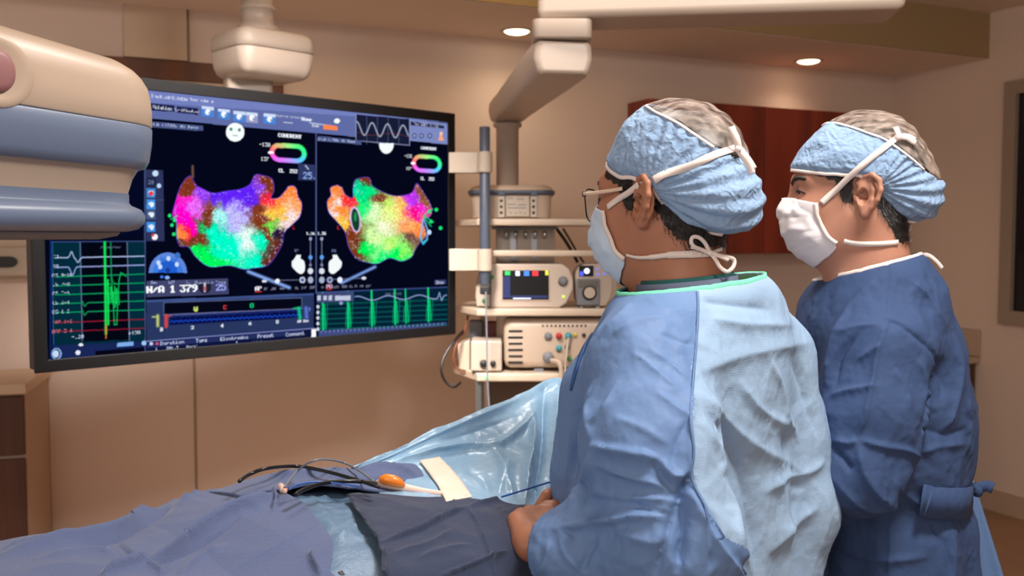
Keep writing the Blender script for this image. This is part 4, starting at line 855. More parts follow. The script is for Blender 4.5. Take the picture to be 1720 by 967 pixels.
# ---------------------------------------------------------------- implicit modelling (smooth unions of tapered limbs)
class Field:
    def __init__(s, lo, hi, res):
        s.lo = np.array(lo, float); s.res = res
        s.n = np.maximum(4, np.ceil((np.array(hi) - s.lo) / res).astype(int) + 1)
        s.ax = [(s.lo[i] + np.arange(s.n[i]) * res).astype(np.float32) for i in range(3)]
        s.v = np.full(s.n, .5, np.float32)
    def sub(s, lo, hi):
        a = np.clip(np.floor((np.array(lo) - s.lo) / s.res).astype(int), 0, s.n - 1); b = np.clip(np.ceil((np.array(hi) - s.lo) / s.res).astype(int) + 1, 1, s.n)
        if np.any(b - a < 1): return None, None
        sl = tuple(slice(a[i], b[i]) for i in range(3))
        return sl, np.meshgrid(*[s.ax[i][sl[i]] for i in range(3)], indexing='ij', sparse=True)
    def comb(s, sl, d, k, op):
        a = s.v[sl]
        if op == 'add':
            if k <= 0: r = np.minimum(a, d)
            else: h = np.clip(.5 + .5 * (a - d) / k, 0, 1); r = a + (d - a) * h - k * h * (1 - h)
        else:
            if k <= 0: r = np.maximum(a, -d)
            else: h = np.clip(.5 - .5 * (a + d) / k, 0, 1); r = a + (-d - a) * h + k * h * (1 - h)
        s.v[sl] = r
    def cap(s, a, b, ra, rb=None, k=.02, op='add', flat=None):
        """tapered capsule; flat=(dir, factor) squashes it along dir"""
        rb = ra if rb is None else rb; a = np.array(a, float); b = np.array(b, float); m = max(ra, rb) + k + .03
        sl, g = s.sub(np.minimum(a, b) - m, np.maximum(a, b) + m)
        if sl is None: return
        p = [g[i] - a[i] for i in range(3)]; ba = b - a; L2 = float(ba @ ba) + 1e-12
        t = np.clip((p[0] * ba[0] + p[1] * ba[1] + p[2] * ba[2]) / L2, 0, 1)
        q = [p[i] - t * ba[i] for i in range(3)]
        r2 = q[0] ** 2 + q[1] ** 2 + q[2] ** 2
        if flat is not None:
            f = np.array(flat[0], float); f /= np.linalg.norm(f); dt = q[0] * f[0] + q[1] * f[1] + q[2] * f[2]
            r2 = r2 + dt * dt * (flat[1] ** 2 - 1)
        s.comb(sl, np.sqrt(r2) - (ra + (rb - ra) * t), k, op)
    def ell(s, c, r, R=None, k=.02, op='add'):
        """ellipsoid, R = 3x3 with local axes as rows"""
        c = np.array(c, float); r = np.array(r, float); m = r.max() + k + .03
        sl, g = s.sub(c - m, c + m)
        if sl is None: return
        p = [g[i] - c[i] for i in range(3)]
        if R is not None: p = [R[i][0] * p[0] + R[i][1] * p[1] + R[i][2] * p[2] for i in range(3)]
        k0 = np.sqrt(sum((p[i] / r[i]) ** 2 for i in range(3))); k1 = np.sqrt(sum((p[i] / r[i] ** 2) ** 2 for i in range(3))) + 1e-6
        s.comb(sl, np.where(k0 < .2, (k0 - 1) * r.min(), k0 * (k0 - 1) / k1), k, op)
    def chain(s, pts, rs, k=.01, op='add', flat=None):
        for i in range(len(pts) - 1): s.cap(pts[i], pts[i + 1], rs[i], rs[i + 1], k, op, flat)
    def mesh(s):
        V = s.v; ins = V < 0; n = s.n - 1
        cnt = np.zeros(n, np.int8)
        for dx in (0, 1):
            for dy in (0, 1):
                for dz in (0, 1): cnt += ins[dx:dx + n[0], dy:dy + n[1], dz:dz + n[2]]
        act = (cnt > 0) & (cnt < 8); I = np.argwhere(act); idx = -np.ones(n, np.int32); idx[act] = np.arange(len(I))
        acc = np.zeros((len(I), 3)); c = np.zeros(len(I))
        for ax in range(3):
            o1, o2 = [a for a in range(3) if a != ax]
            for u in (0, 1):
                for w in (0, 1):
                    A = I.copy(); A[:, o1] += u; A[:, o2] += w; B = A.copy(); B[:, ax] += 1
                    va = V[A[:, 0], A[:, 1], A[:, 2]]; vb = V[B[:, 0], B[:, 1], B[:, 2]]; m = (va < 0) != (vb < 0)
                    t = va[m] / (va[m] - vb[m]); q = A[m].astype(float); q[:, ax] += t
                    acc[m] += q; c[m] += 1
        vs = s.lo + acc / c[:, None] * s.res
        fs = []
        for ax in range(3):
            o1, o2 = [(1, 2), (2, 0), (0, 1)][ax]
            sh = [slice(None)] * 3; s0 = list(sh); s1 = list(sh); s0[ax] = slice(0, -1); s1[ax] = slice(1, None)
            a, b = ins[tuple(s0)], ins[tuple(s1)]; E = np.argwhere(a != b)
            ok = (E[:, o1] > 0) & (E[:, o2] > 0) & (E[:, o1] < n[o1]) & (E[:, o2] < n[o2]); E = E[ok]
            def cell(d1, d2):
                q = E.copy(); q[:, o1] += d1; q[:, o2] += d2; return idx[q[:, 0], q[:, 1], q[:, 2]]
            f = np.stack([cell(-1, -1), cell(0, -1), cell(0, 0), cell(-1, 0)], 1)
            fl = ~a[E[:, 0], E[:, 1], E[:, 2]]
            f[fl] = f[fl][:, ::-1]; fs.append(f)
        fs = np.concatenate(fs); return vs, fs[(fs >= 0).all(1)]
def normals(vs, fs):
    n = np.zeros_like(vs); q = np.cross(vs[fs[:, 2]] - vs[fs[:, 0]], vs[fs[:, 3]] - vs[fs[:, 1]])
    for k in range(4): np.add.at(n, fs[:, k], q)
    return n / (np.linalg.norm(n, axis=1)[:, None] + 1e-12)
def relax(vs, fs, it=2, lam=.5):
    n = len(vs)
    for _ in range(it):
        acc = np.zeros_like(vs); c = np.zeros(n)
        for k in range(4):
            a, b = fs[:, k], fs[:, (k + 1) % 4]
            np.add.at(acc, a, vs[b]); np.add.at(c, a, 1); np.add.at(acc, b, vs[a]); np.add.at(c, b, 1)
        m = c > 0; vs = vs.copy(); vs[m] += lam * (acc[m] / c[m][:, None] - vs[m])
    return vs
def keep(vs, fs, mask):
    """faces whose four vertices satisfy the mask, vertices compacted"""
    f = fs[mask[fs].all(1)]; used = np.unique(f); mp = -np.ones(len(vs), int); mp[used] = np.arange(len(used))
    return vs[used], mp[f], used
_rg = np.random.RandomState(5).rand(32, 32, 32).astype(np.float32)
def n3(p, sc, off=0):
    """smooth 3-D value noise in [-1,1]"""
    q = np.asarray(p) / sc + 100.3 + off * 7.7; i = np.floor(q).astype(int); f = q - i; f = f * f * (3 - 2 * f); r = 0
    for dx in (0, 1):
        for dy in (0, 1):
            for dz in (0, 1):
                w = (f[:, 0] if dx else 1 - f[:, 0]) * (f[:, 1] if dy else 1 - f[:, 1]) * (f[:, 2] if dz else 1 - f[:, 2])
                r = r + w * _rg[(i[:, 0] + dx) % 32, (i[:, 1] + dy) % 32, (i[:, 2] + dz) % 32]
    return r * 2 - 1
def ridge(p, sc, off=0): return 1 - np.abs(n3(p, sc, off)) * 2
def crease(vs, ns, lines, facing=True):
    """sculpt folds: lines = [(px polyline, half width in px, height in m, asymmetry)] on the camera side of the surface"""
    x, y = proj(vs); rel = vs - np.array([0, 0, CAMZ]); fac = -(ns * rel).sum(1) / np.linalg.norm(rel, axis=1)
    wf = sst(-.05, .15, fac); h = np.zeros(len(vs))
    for pts, w, amp, asym in lines:
        pts = [tuple(v)[:2] for v in smooth_curve([(a, b, 0) for a, b in pts], 5)] if len(pts) > 2 else pts
        best = np.full(len(vs), 1e9); sd = np.zeros(len(vs)); par = np.zeros(len(vs)); n = len(pts) - 1
        x0 = min(p[0] for p in pts) - 3 * w; x1 = max(p[0] for p in pts) + 3 * w; y0 = min(p[1] for p in pts) - 3 * w; y1 = max(p[1] for p in pts) + 3 * w
        I = np.where((x > x0) & (x < x1) & (y > y0) & (y < y1) & (wf > 0))[0]
        if not len(I): continue
        bx, by = x[I], y[I]; best = best[I]; sd = sd[I]; par = par[I]
        for i in range(n):
            (xa, ya), (xb, yb) = pts[i], pts[i + 1]; dx, dy = xb - xa, yb - ya; L = math.hypot(dx, dy) + 1e-9
            t = np.clip(((bx - xa) * dx + (by - ya) * dy) / L / L, 0, 1)
            ex = bx - xa - t * dx; ey = by - ya - t * dy; dd = np.hypot(ex, ey); m = dd < best
            best[m] = dd[m]; sd[m] = ((dx * ey - dy * ex) / L)[m]; par[m] = ((i + t) / n)[m]
        end = np.clip(np.minimum(par, 1 - par) * 5, 0, 1) ** .8
        wl = np.where(sd > 0, w * (1 + asym), w * (1 - asym)); g = np.exp(-(best / np.maximum(wl, 1)) ** 1.25 * 1.3)
        h[I] += amp * g * (.15 + .85 * end)
    return vs + ns * (h * wf * CREASE)[:, None]
CREASE = 1.0
class Surf:
    """ray casting onto built surfaces, for seams, ribbons and tapes"""
    def __init__(s, vs, fs): s.t = BVHTree.FromPolygons([Vector(v) for v in vs], [tuple(int(i) for i in f) for f in fs])
    def hit(s, px, py):
        o = Vector((0, 0, CAMZ)); d = (P(px, py, 1.0) - o).normalized()
        h, n, i, dist = s.t.ray_cast(o, d); return h, n
    def near(s, p): return s.t.find_nearest(p)
def ribbon(name, pts, nrm, w, m, parent, th=.0006, n=6, taper=None):
    """flat band along 3-D points with given surface normals"""
    if n > 1:
        k = len(pts); cp_ = smooth_curve(pts, n); cn = smooth_curve(nrm, n)
    else: cp_, cn = pts, nrm
    vs = []; fs = []; N = len(cp_)
    for i in range(N):
        t = (Vector(cp_[min(i + 1, N - 1)]) - Vector(cp_[max(i - 1, 0)])).normalized(); nn = Vector(cn[i]).normalized()
        b = t.cross(nn).normalized(); nn = b.cross(t).normalized(); ww = w if taper is None else w * taper[min(int(i / max(n, 1)), len(taper) - 1)]
        p = Vector(cp_[i])
        vs += [p - b * ww / 2, p + b * ww / 2, p + b * ww / 2 + nn * th, p - b * ww / 2 + nn * th]
    for i in range(N - 1):
        for k in range(4): fs.append((i * 4 + k, i * 4 + (k + 1) % 4, (i + 1) * 4 + (k + 1) % 4, (i + 1) * 4 + k))
    fs += [(3, 2, 1, 0), tuple((N - 1) * 4 + k for k in range(4))]
    return build(name, vs, fs, m, parent, True)
def surf_ribbon(name, S_, px, w, m, parent, lift=.0015, n=6, th=.0008, taper=None):
    pts = []; nr = []
    for a in px:
        h, nn = S_.hit(a[0], a[1])
        if h is None: continue
        l = lift if len(a) < 3 else a[2]
        pts.append(h + nn * l); nr.append(nn)
    return ribbon(name, pts, nr, w, m, parent, th, n, taper)
def subdiv(vs, fs, it=1):
    """split every quad in four (keeps one connected surface) and relax"""
    for _ in range(it):
        n = len(vs); e = np.concatenate([fs[:, [k, (k + 1) % 4]] for k in range(4)]); e = np.sort(e, 1)
        key = e[:, 0].astype(np.int64) * n + e[:, 1]; uk, inv = np.unique(key, return_inverse=True)
        mid = (vs[uk // n] + vs[uk % n]) / 2; m = len(fs); ei = inv.reshape(4, m) + n; ci = np.arange(m) + n + len(uk)
        vs = np.concatenate([vs, mid, vs[fs].mean(1)])
        fs = np.concatenate([np.stack([fs[:, k], ei[k], ci, ei[(k - 1) % 4]], 1) for k in range(4)])
    return vs, fs
def facet(p, sc, seed=0, warp=.35):
    """F2-F1 of jittered cells: straight sharp crease lines between flat facets, 0 on the creases to ~1 inside"""
    p = np.asarray(p, float); q = p / sc
    if warp: q = q + warp * np.stack([n3(p, sc * 1.7, seed + 3 + k) for k in range(3)], 1)
    i = np.floor(q).astype(int); f1 = np.full(len(q), 9.); f2 = np.full(len(q), 9.)
    for dx in (-1, 0, 1):
        for dy in (-1, 0, 1):
            for dz in (-1, 0, 1):
                c = i + np.array([dx, dy, dz]); a = (c[:, 0] + seed) % 32, (c[:, 1] + 5 * seed) % 32, c[:, 2] % 32
                j = np.stack([_rg[a], _rg[a[1], a[2], a[0]], _rg[a[2], a[0], a[1]]], 1); d = np.sqrt(((q - c - j) ** 2).sum(1))
                f2 = np.where(d < f1, f1, np.minimum(f2, d)); f1 = np.minimum(f1, d)
    return np.clip((f2 - f1) * 1.6, 0, 1)
# ---------------------------------------------------------------- people
M['cap'] = fabric('blue_cap_cloth', (130, 158, 192), (146, 174, 206), .8, (30, .55, .006), (500, .5, .0006))
M['strap'] = mat('white_strap_cloth', (236, 222, 214), .8, bump=(900, .4, .0006))
M['mask1'] = fabric('pale_blue_mask_cloth', (186, 210, 232), (204, 222, 238), .7, (12, .2, .003), (600, .2, .0004))
M['mask2'] = fabric('white_mask_cloth', (232, 226, 228), (240, 234, 236), .7, (12, .2, .003), (600, .2, .0004))
M['gown_plain'] = fabric('blue_gown_film', (96, 127, 174), (108, 139, 184), .62, (20, .20, .004), (300, .25, .0006), warp=.35)
M['gown_dots'] = fabric('pale_blue_gown_mesh_cloth', (144, 173, 204), (158, 186, 214), .6, (18, .18, .004), (300, .2, .0006), warp=.35, weave=(300, .3, .35))
M['gown_dark'] = fabric('navy_gown_cloth', (49, 70, 109), (57, 79, 119), .8, (20, .22, .004), (400, .3, .0006), warp=.35)
M['edge_green'] = mat('mint_edging', (120, 222, 184), .7, bump=(300, .3, .001))
M['scrub'] = mat('slate_scrub_cloth', (96, 104, 128), .85); M['teal_in'] = mat('dark_green_lining', (20, 84, 84), .8)
def crown_mat():
    m = bpy.data.materials.new('white_net_cloth'); m.use_nodes = True; nt = m.node_tree; b = nt.nodes['Principled BSDF']; L = nt.links.new
    b.inputs['Base Color'].default_value = lin((226, 206, 192)); b.inputs['Roughness'].default_value = .7
    tc = nt.nodes.new('ShaderNodeTexCoord'); mp = nt.nodes.new('ShaderNodeMapping'); mp.inputs['Scale'].default_value = (40, 130, 60); mp.inputs['Rotation'].default_value = (0, .5, .6)
    n = nt.nodes.new('ShaderNodeTexNoise'); n.inputs['Scale'].default_value = 1.0; n.inputs['Detail'].default_value = 5
    r = nt.nodes.new('ShaderNodeValToRGB'); r.color_ramp.elements[0].position = .36; r.color_ramp.elements[0].color = (.06, .06, .06, 1); r.color_ramp.elements[1].position = .74; r.color_ramp.elements[1].color = (.50, .50, .50, 1)
    L(tc.outputs['Object'], mp.inputs[0]); L(mp.outputs[0], n.inputs[0]); L(n.outputs[0], r.inputs[0]); L(r.outputs[0], b.inputs['Alpha'])
    bp = nt.nodes.new('ShaderNodeBump'); bp.inputs['Strength'].default_value = .5; bp.inputs['Distance'].default_value = .003; L(n.outputs[0], bp.inputs['Height']); L(bp.outputs[0], b.inputs['Normal'])
    return m
M['crown'] = crown_mat()
def flipfix(vs, fs):
    c = vs.mean(0); n = normals(vs, fs); return fs if ((vs - c) * n).sum() > 0 else fs[:, ::-1].copy()
class Head:
    """head-local axes: x forward, y to the person's left, z up; origin between the ear canals"""
    def __init__(s, O, yaw, pitch=0.0, sc=1.0):
        f = Vector((-math.cos(yaw), math.sin(yaw), 0)); l = Vector((0, 0, 1)).cross(f)
        R = Matrix.Rotation(pitch, 3, l); f = R @ f; u = f.cross(l)
        s.O = np.array(O); s.B = np.array([list(f), list(l), list(u)]) * sc; s.sc = sc
    def w(s, p): return s.O + np.asarray(p, float) @ s.B
    def l(s, p): return (np.asarray(p, float) - s.O) @ np.linalg.inv(s.B)
def head_mesh():
    f = Field((-.13, -.12, -.21), (.15, .12, .16), .0021)
    f.ell((-.008, 0, .048), (.100, .077, .088), k=0)
    f.ell((.045, 0, -.002), (.066, .064, .088), k=.03)
    f.ell((.040, 0, -.062), (.052, .052, .036), k=.03)
    f.ell((.076, 0, -.088), (.020, .024, .016), k=.02)
    f.cap((.010, .051, -.03), (.062, .024, -.082), .017, .015, .03); f.cap((.010, -.051, -.03), (.062, -.024, -.082), .017, .015, .03)
    for sgn in (1, -1):
        f.ell((.070, .038 * sgn, -.014), (.028, .020, .022), k=.02)
        f.cap((.098, .012 * sgn, .034), (.082, .046 * sgn, .036), .010, .008, .022)
        f.ell((.118, .031 * sgn, .014), (.020, .019, .0145), k=.012, op='sub')
    f.cap((.103, 0, .020), (.120, 0, -.020), .008, .011, .012)
    for sgn in (1, -1):
        f.ell((.114, .009 * sgn, -.024), (.012, .008, .008), k=.006)
        f.ell((.088, .031 * sgn, .014), (.0152, .0160, .0142), k=.004)
        f.ell((.105, .031 * sgn, .0135), (.012, .0145, .0038), k=.002, op='sub')
    f.ell((.104, 0, -.052), (.014, .024, .010), k=.008)
    f.cap((-.020, 0, -.040), (-.036, 0, -.20), .056, .062, .04)
    f.cap((.030, 0, -.08), (.006, 0, -.20), .030, .036, .04)
    # ears
    for sgn in (1, -1):
        ex = lambda a, b, o=0.0: (-.004 + a - .10 * b, sgn * (.0800 + o - a * .45), .006 + b)
        f.ell(ex(-.004, 0, .001), (.018, .0045, .030), k=.008)
        f.cap(ex(.002, -.016, -.003), ex(-.004, -.030, -.002), .008, .006, .010)
        f.ell(ex(.004, -.002, .006), (.0085, .009, .013), k=.003, op='sub')
        f.chain([ex(.008, .008, .002), ex(.013, .020, .004), ex(.006, .031, .006), ex(-.006, .033, .008), ex(-.017, .024, .009), ex(-.021, .008, .009), ex(-.018, -.008, .008), ex(-.011, -.020, .005), ex(-.002, -.031, .002)], [.0034, .0040, .0042, .0043, .0044, .0043, .0040, .0040, .0060], .003)
        f.chain([ex(-.006, .020, .003), ex(-.011, .008, .004), ex(-.010, -.008, .004), ex(-.003, -.018, .003)], [.003, .0036, .0036, .003], .004)
        f.ell(ex(.014, -.004, .0), (.0045, .004, .006), k=.004)
    vs, fs = f.mesh(); fs = flipfix(vs, fs); vs = relax(vs, fs, 1, .4)
    return vs, fs
HV, HF = head_mesh()
zedge = lambda x: np.interp(x, [-.13, -.095, -.060, -.032, -.020, .012, .03, .06, .13], [-.036, -.040, -.031, -.006, .028, .040, .040, .042 + HEM / 2, .056 + HEM])
HEM = 0.0; CRW = 0.0
zcrown = lambda x: CRW + np.interp(x + CRW, [-.12, -.091, -.034, .02, .061, .12], [.030, .050, .094, .118, .136, .17])
def cap_mesh(seed, lump):
    f = Field((-.17, -.13, -.08), (.16, .13, .18), .0024)
    f.ell((.008, 0, .055), (.110, .087, .093), k=0)
    f.ell((-.020, 0, .060), (.085, .084, .082), k=.02)
    f.ell(lump[0], lump[1], k=.045)
    vs, fs = f.mesh(); fs = flipfix(vs, fs); n = normals(vs, fs)
    low = sst(.10, -.02, vs[:, 2])
    h = .0034 * ridge(vs * np.array([.6, 1, 1]), .06, seed) + .0014 * ridge(vs * np.array([.6, 1, 1]), .024, seed + 1) + .0004 * ridge(vs, .009, seed + 2)
    ang = np.arctan2(vs[:, 2] - .02, -vs[:, 0] - .02)
    h += .0022 * np.sin(ang * 26 + vs[:, 1] * 60) * sst(.02, -.09, vs[:, 0])
    vs = vs.copy(); vs[:, 0] -= .015 * sst(0, .1, vs[:, 0]) * sst(.05, .09, vs[:, 2]) + .5 * HEM * sst(.02, .1, vs[:, 0])
    edge = sst(0, .012, vs[:, 2] - zedge(vs[:, 0]))
    vs = vs + n * (h * (.3 + .7 * edge))[:, None] - n * (.004 * (1 - edge))[:, None]
    return vs, fs
def make_head(person, hd, skin, maskm, seed, lump, glasses, nape):
    """cap, hair, mask, eyes ... as children of the person"""
    cv, cf = cap_mesh(seed, lump); kz = cv[:, 2] - zedge(cv[:, 0]); cr = cv[:, 2] - zcrown(cv[:, 0])
    a, b, _ = keep(cv, cf, (kz > 0) & (cr < .003)); o = build('surgical_cap', hd.w(a), b, M['cap'], person); o.modifiers.new('t', 'SOLIDIFY').thickness = .001
    a, b, _ = keep(cv * np.array([1, .99, 1]), cf, cr > -.002); a = relax(a, b, 34, .5); o2 = build('cap_crown', hd.w(a + np.array([-.0006, 0, .0012])), b, M['crown'], person); o2['label'] = 'white see-through net crown'
    # seam piping between band and crown, and the white hem
    t = Surf(hd.w(cv), cf)
    def rim(zfun, r, name, xs, lift, mm):
        for sgn in (1, -1):
            pts = []
            for x in xs:
                z = float(zfun(x)); sl = np.argmin((cv[:, 0] - x) ** 2 + (cv[:, 2] - z) ** 2 + 9 * (np.sign(cv[:, 1]) != sgn) - 0 * cv[:, 1])
                pts.append(cv[sl])
            pts = np.array(pts)
            for _ in range(2): pts[1:-1] = (pts[:-2] + 2 * pts[1:-1] + pts[2:]) / 4
            W_ = hd.w(pts); c = hd.w((-.01, 0, .04)); nr = [Vector(q - c).normalized() for q in W_]
            if sgn == 1: yield [Vector(q) + n_ * lift for q, n_ in zip(W_, nr)], nr
    xs = np.linspace(.112, -.090, 40)
    for pts, nr in rim(zedge, .002, 'hem', xs, .0006, None): ribbon('cap_hem', pts, nr, .0055, M['strap'], o, .0018, 2)
    xs = np.linspace(.075, -.095, 26)
    for pts, nr in rim(zcrown, .002, 'seam', xs, .0012, None): ribbon('crown_piping', pts, nr, .0038, M['strap'], o2, .0015, 2)
    # hair: under layer plus short strands
    hv = HV.copy(); hn = normals(HV, HF)
    zh = np.interp(hv[:, 0], [-.12, -.06, -.035, -.02, .0, .012, .016, .03, .045, .12], nape + [-.012, .02, .015, -.010, -.002, .030, .06])
    nz = .006 * n3(hv, .008, 3)
    m = (hv[:, 2] > zh + nz) & (np.abs(hv[:, 1]) < .0795) & (hv[:, 0] < .075)
    ear = (hv[:, 0] > -.034) & (hv[:, 0] < .014) & (np.abs(hv[:, 1]) > .070) & (np.abs(hv[:, 2] - .004) < .042)
    m &= ~ear
    a, b, _ = keep(hv + hn * .0012, HF, m); hair = build('hair', hd.w(a), b, M['hairm'], person)
    cand = np.where((hv[:, 2] > zh - .010) & (hv[:, 2] < .06) & ~ear & (hv[:, 0] < .045) & (np.abs(hv[:, 1]) < .0795))[0]
    r = np.random.RandomState(seed); pick = r.choice(cand, 7000); sv = []; sf = []
    prob = np.clip((hv[pick, 2] - zh[pick] + .010) / .016, .05, 1); pick = pick[r.rand(len(pick)) < prob]
    for i in pick:
        p = hv[i] + hn[i] * .0006; d = hn[i] * .35 + np.array([-.35, 0, -.9]) + r.randn(3) * .22; d = d - hn[i] * min(0, d @ hn[i]); d /= np.linalg.norm(d)
        L_ = r.uniform(.005, .011); s_ = np.cross(d, hn[i]); s_ = s_ / (np.linalg.norm(s_) + 1e-9) * .00032
        k = len(sv); sv += [p - s_, p + s_, p + d * L_ + hn[i] * .0006]; sf.append((k, k + 1, k + 2))
    build('short_hair_strands', hd.w(np.array(sv)), sf, M['hairm'], hair, False)['kind'] = 'stuff'
    # eyes
    for sgn in (1, -1):
        m_ = MB(); m_.lathe((0, 0, 0), [(.0118 * math.sin(a_), -.0118 * math.cos(a_)) for a_ in np.linspace(.05, 3.09, 14)], 20, (1, 0, 0))
        v = np.array(m_.v) + np.array([.0885, .031 * sgn, .014]); ey = build('eyeball', [tuple(q) for q in hd.w(v)], m_.f, M['eyew'], person)
        m_ = MB(); m_.lathe((0, 0, 0), [(.0072, .0100), (.0055, .0115), (.001, .0128)], 16, (1, .12 * sgn, -.05))
        v = np.array(m_.v) + np.array([.0886, .031 * sgn, .014]); build('iris', [tuple(q) for q in hd.w(v)], m_.f, M['iris'], ey)
    # eyebrows
    hs = Surf(hd.w(HV), HF)
    for sgn in (1, -1):
        pts = []; nr = []
        for x, y, z in ((.105, .012, .031), (.106, .024, .036), (.098, .038, .038), (.084, .050, .035)):
            h, n_, _, _ = hs.near(Vector(hd.w((x, y * sgn, z)))); pts.append(h + n_ * .0004); nr.append(n_)
        ribbon('eyebrow', pts, nr, .0085, M['hairm'], person, .0012, 6, [.8, 1, .8, .4])
        pts = []; nr = []
        for x, y, z in ((.103, .017, .0155), (.106, .026, .0182), (.104, .037, .0180), (.096, .047, .0145), (.090, .051, .011)):
            h, n_, _, _ = hs.near(Vector(hd.w((x, y * sgn, z)))); pts.append(h + n_ * .0005); nr.append(n_)
        ribbon('eyelashes', pts, nr, .0026, M['hairm'], person, .0012, 5)
    # mask: pleated panel wrapped round the lower face
    S_ = np.array([(.070, .054, -.006), (.069, .060, -.020), (.067, .063, -.034), (.062, .064, -.046), (.055, .063, -.057), (.046, .060, -.066), (.036, .057, -.071), (.040, .050, -.082), (.050, .040, -.093)])
    F_ = np.array([(.118, 0, .006), (.126, 0, -.016), (.129, 0, -.038), (.126, 0, -.058), (.118, 0, -.074), (.110, 0, -.088), (.098, 0, -.099), (.080, 0, -.106), (.066, 0, -.107)])
    NR = 49; NC = 61; tt = np.linspace(0, 8, NR); mv = np.zeros((NR, NC, 3))
    for i, t_ in enumerate(tt):
        s_ = np.array([np.interp(t_, range(9), S_[:, k]) for k in range(3)]); f_ = np.array([np.interp(t_, range(9), F_[:, k]) for k in range(3)])
        for j in range(NC):
            ph = (j / (NC - 1) * 2 - 1) * math.pi / 2; cc = math.cos(ph)
            x = s_[0] + (f_[0] - s_[0]) * cc ** .9; y = s_[1] * math.copysign(abs(math.sin(ph)) ** .92, ph); z = s_[2] + (f_[2] - s_[2]) * cc ** 1.1
            pl_ = .0035 * ((t_ * .62 + .15 * math.sin(ph * 2)) % 1.0) * (.4 + .6 * cc); nose = .010 * math.exp(-(ph / .28) ** 2) * math.exp(-((t_ - .6) / 1.2) ** 2) - .006 * math.exp(-((abs(ph) - .55) / .3) ** 2) * math.exp(-(t_ / 1.2) ** 2)
            mv[i, j] = (x + pl_ + nose, y * (1 + pl_ * 3), z)
    mvf = mv.reshape(-1, 3); mvf = mvf + .0015 * n3(mvf, .012, seed)[:, None] * np.array([1, 1, .3])
    bh = BVHTree.FromPolygons([Vector(q) for q in HV], [tuple(int(i) for i in q) for q in HF])
    for i in range(len(mvf)):
        q, nn, _, dist = bh.find_nearest(Vector(mvf[i]))
        if (Vector(mvf[i]) - q).dot(nn) < .0025: mvf[i] = np.array(q + nn * .0025)
    for g_ in (0, NC - 1):
        for i in range(NR):
            for st in range(0, 4):
                jx = st if g_ == 0 else NC - 1 - st; q, nn, _, _ = bh.find_nearest(Vector(mvf[i * NC + jx])); t1 = np.array(q + nn * .0025); mvf[i * NC + jx] += (t1 - mvf[i * NC + jx]) * (1 - st / 4)
    vid_ = np.arange(NR * NC).reshape(NR, NC); ff = np.stack([vid_[:-1, :-1].ravel(), vid_[1:, :-1].ravel(), vid_[1:, 1:].ravel(), vid_[:-1, 1:].ravel()], 1)
    mk = build('face_mask', hd.w(mvf), ff, maskm, person); so_ = mk.modifiers.new('t', 'SOLIDIFY'); so_.thickness = .0012; so_.offset = 0
    for sgn, jj in ((-1, 0), (1, NC - 1)):
        e_ = [Vector(hd.w(mvf.reshape(NR, NC, 3)[i, jj])) for i in range(0, 38, 4)]; nl = Vector(hd.w((0, sgn, 0)) - hd.w((0, 0, 0)))
        ribbon('side_binding', [q + nl.normalized() * .0008 for q in e_], [nl] * len(e_), .007, M['strap'], mk, .0012, 3)
    return t, hs
def boundary_loop(fs):
    from collections import Counter
    c = Counter()
    for f in fs:
        for k in range(4): c[(min(f[k], f[(k + 1) % 4]), max(f[k], f[(k + 1) % 4]))] += 1
    ad = {}
    for (a, b), n in c.items():
        if n == 1: ad.setdefault(a, []).append(b); ad.setdefault(b, []).append(a)
    loops = []; seen = set()
    for st in ad:
        if st in seen: continue
        lp = [st]; seen.add(st); cur = st
        while True:
            nx = [q for q in ad[cur] if q not in seen]
            if not nx: break
            cur = nx[0]; seen.add(cur); lp.append(cur)
        loops.append(lp)
    return sorted(loops, key=len, reverse=True)
V3 = lambda p: np.array(p, float)
# =============================================================== person nearest the camera
h1 = Head(P(1128, 348, 1.37), math.radians(42))
p1 = empty('person', (.26, 1.42, 0)); tag(p1, 'person in light blue gown and glasses, back half turned to us, hands on the drape', 'person')
fw = V3((-.72, .69, 0)); lf = V3((-.69, -.72, 0)); RT = [lf, fw, V3((0, 0, 1))]
# skeleton points
SL, SR = V3(P(1086, 622, 1.25)), V3(P(1286, 600, 1.50)); EL, ER = V3(P(1128, 905, 1.16)), V3((.440, 1.515, 1.07))
WL, WR = V3(P(898, 912, 1.25)), V3(P(985, 862, 1.47))
T0, T1, T2, T3 = V3((.262, 1.385, 1.33)), V3((.250, 1.42, 1.18)), V3((.255, 1.43, .92)), V3((.26, 1.44, .45))
def hand(f, W_, K, up, tips, rad=.0085, thumb=None):
    """palm from wrist W_ to knuckles K (4 points) and four curled fingers, thumb from the side of the palm"""
    kc = np.mean(K, 0)
    for i, k_ in enumerate(K):
        f.cap(W_ + (k_ - kc) * .55, k_, .017, .0115, .012)
    for k_, tp in zip(K, tips):
        f.chain([k_] + tp, [rad * 1.1, rad, rad * .95, rad * .82][:len(tp) + 1], .003)
    if thumb is not None: f.chain(thumb, [.014, .012, .0105, .009][:len(thumb)], .005)
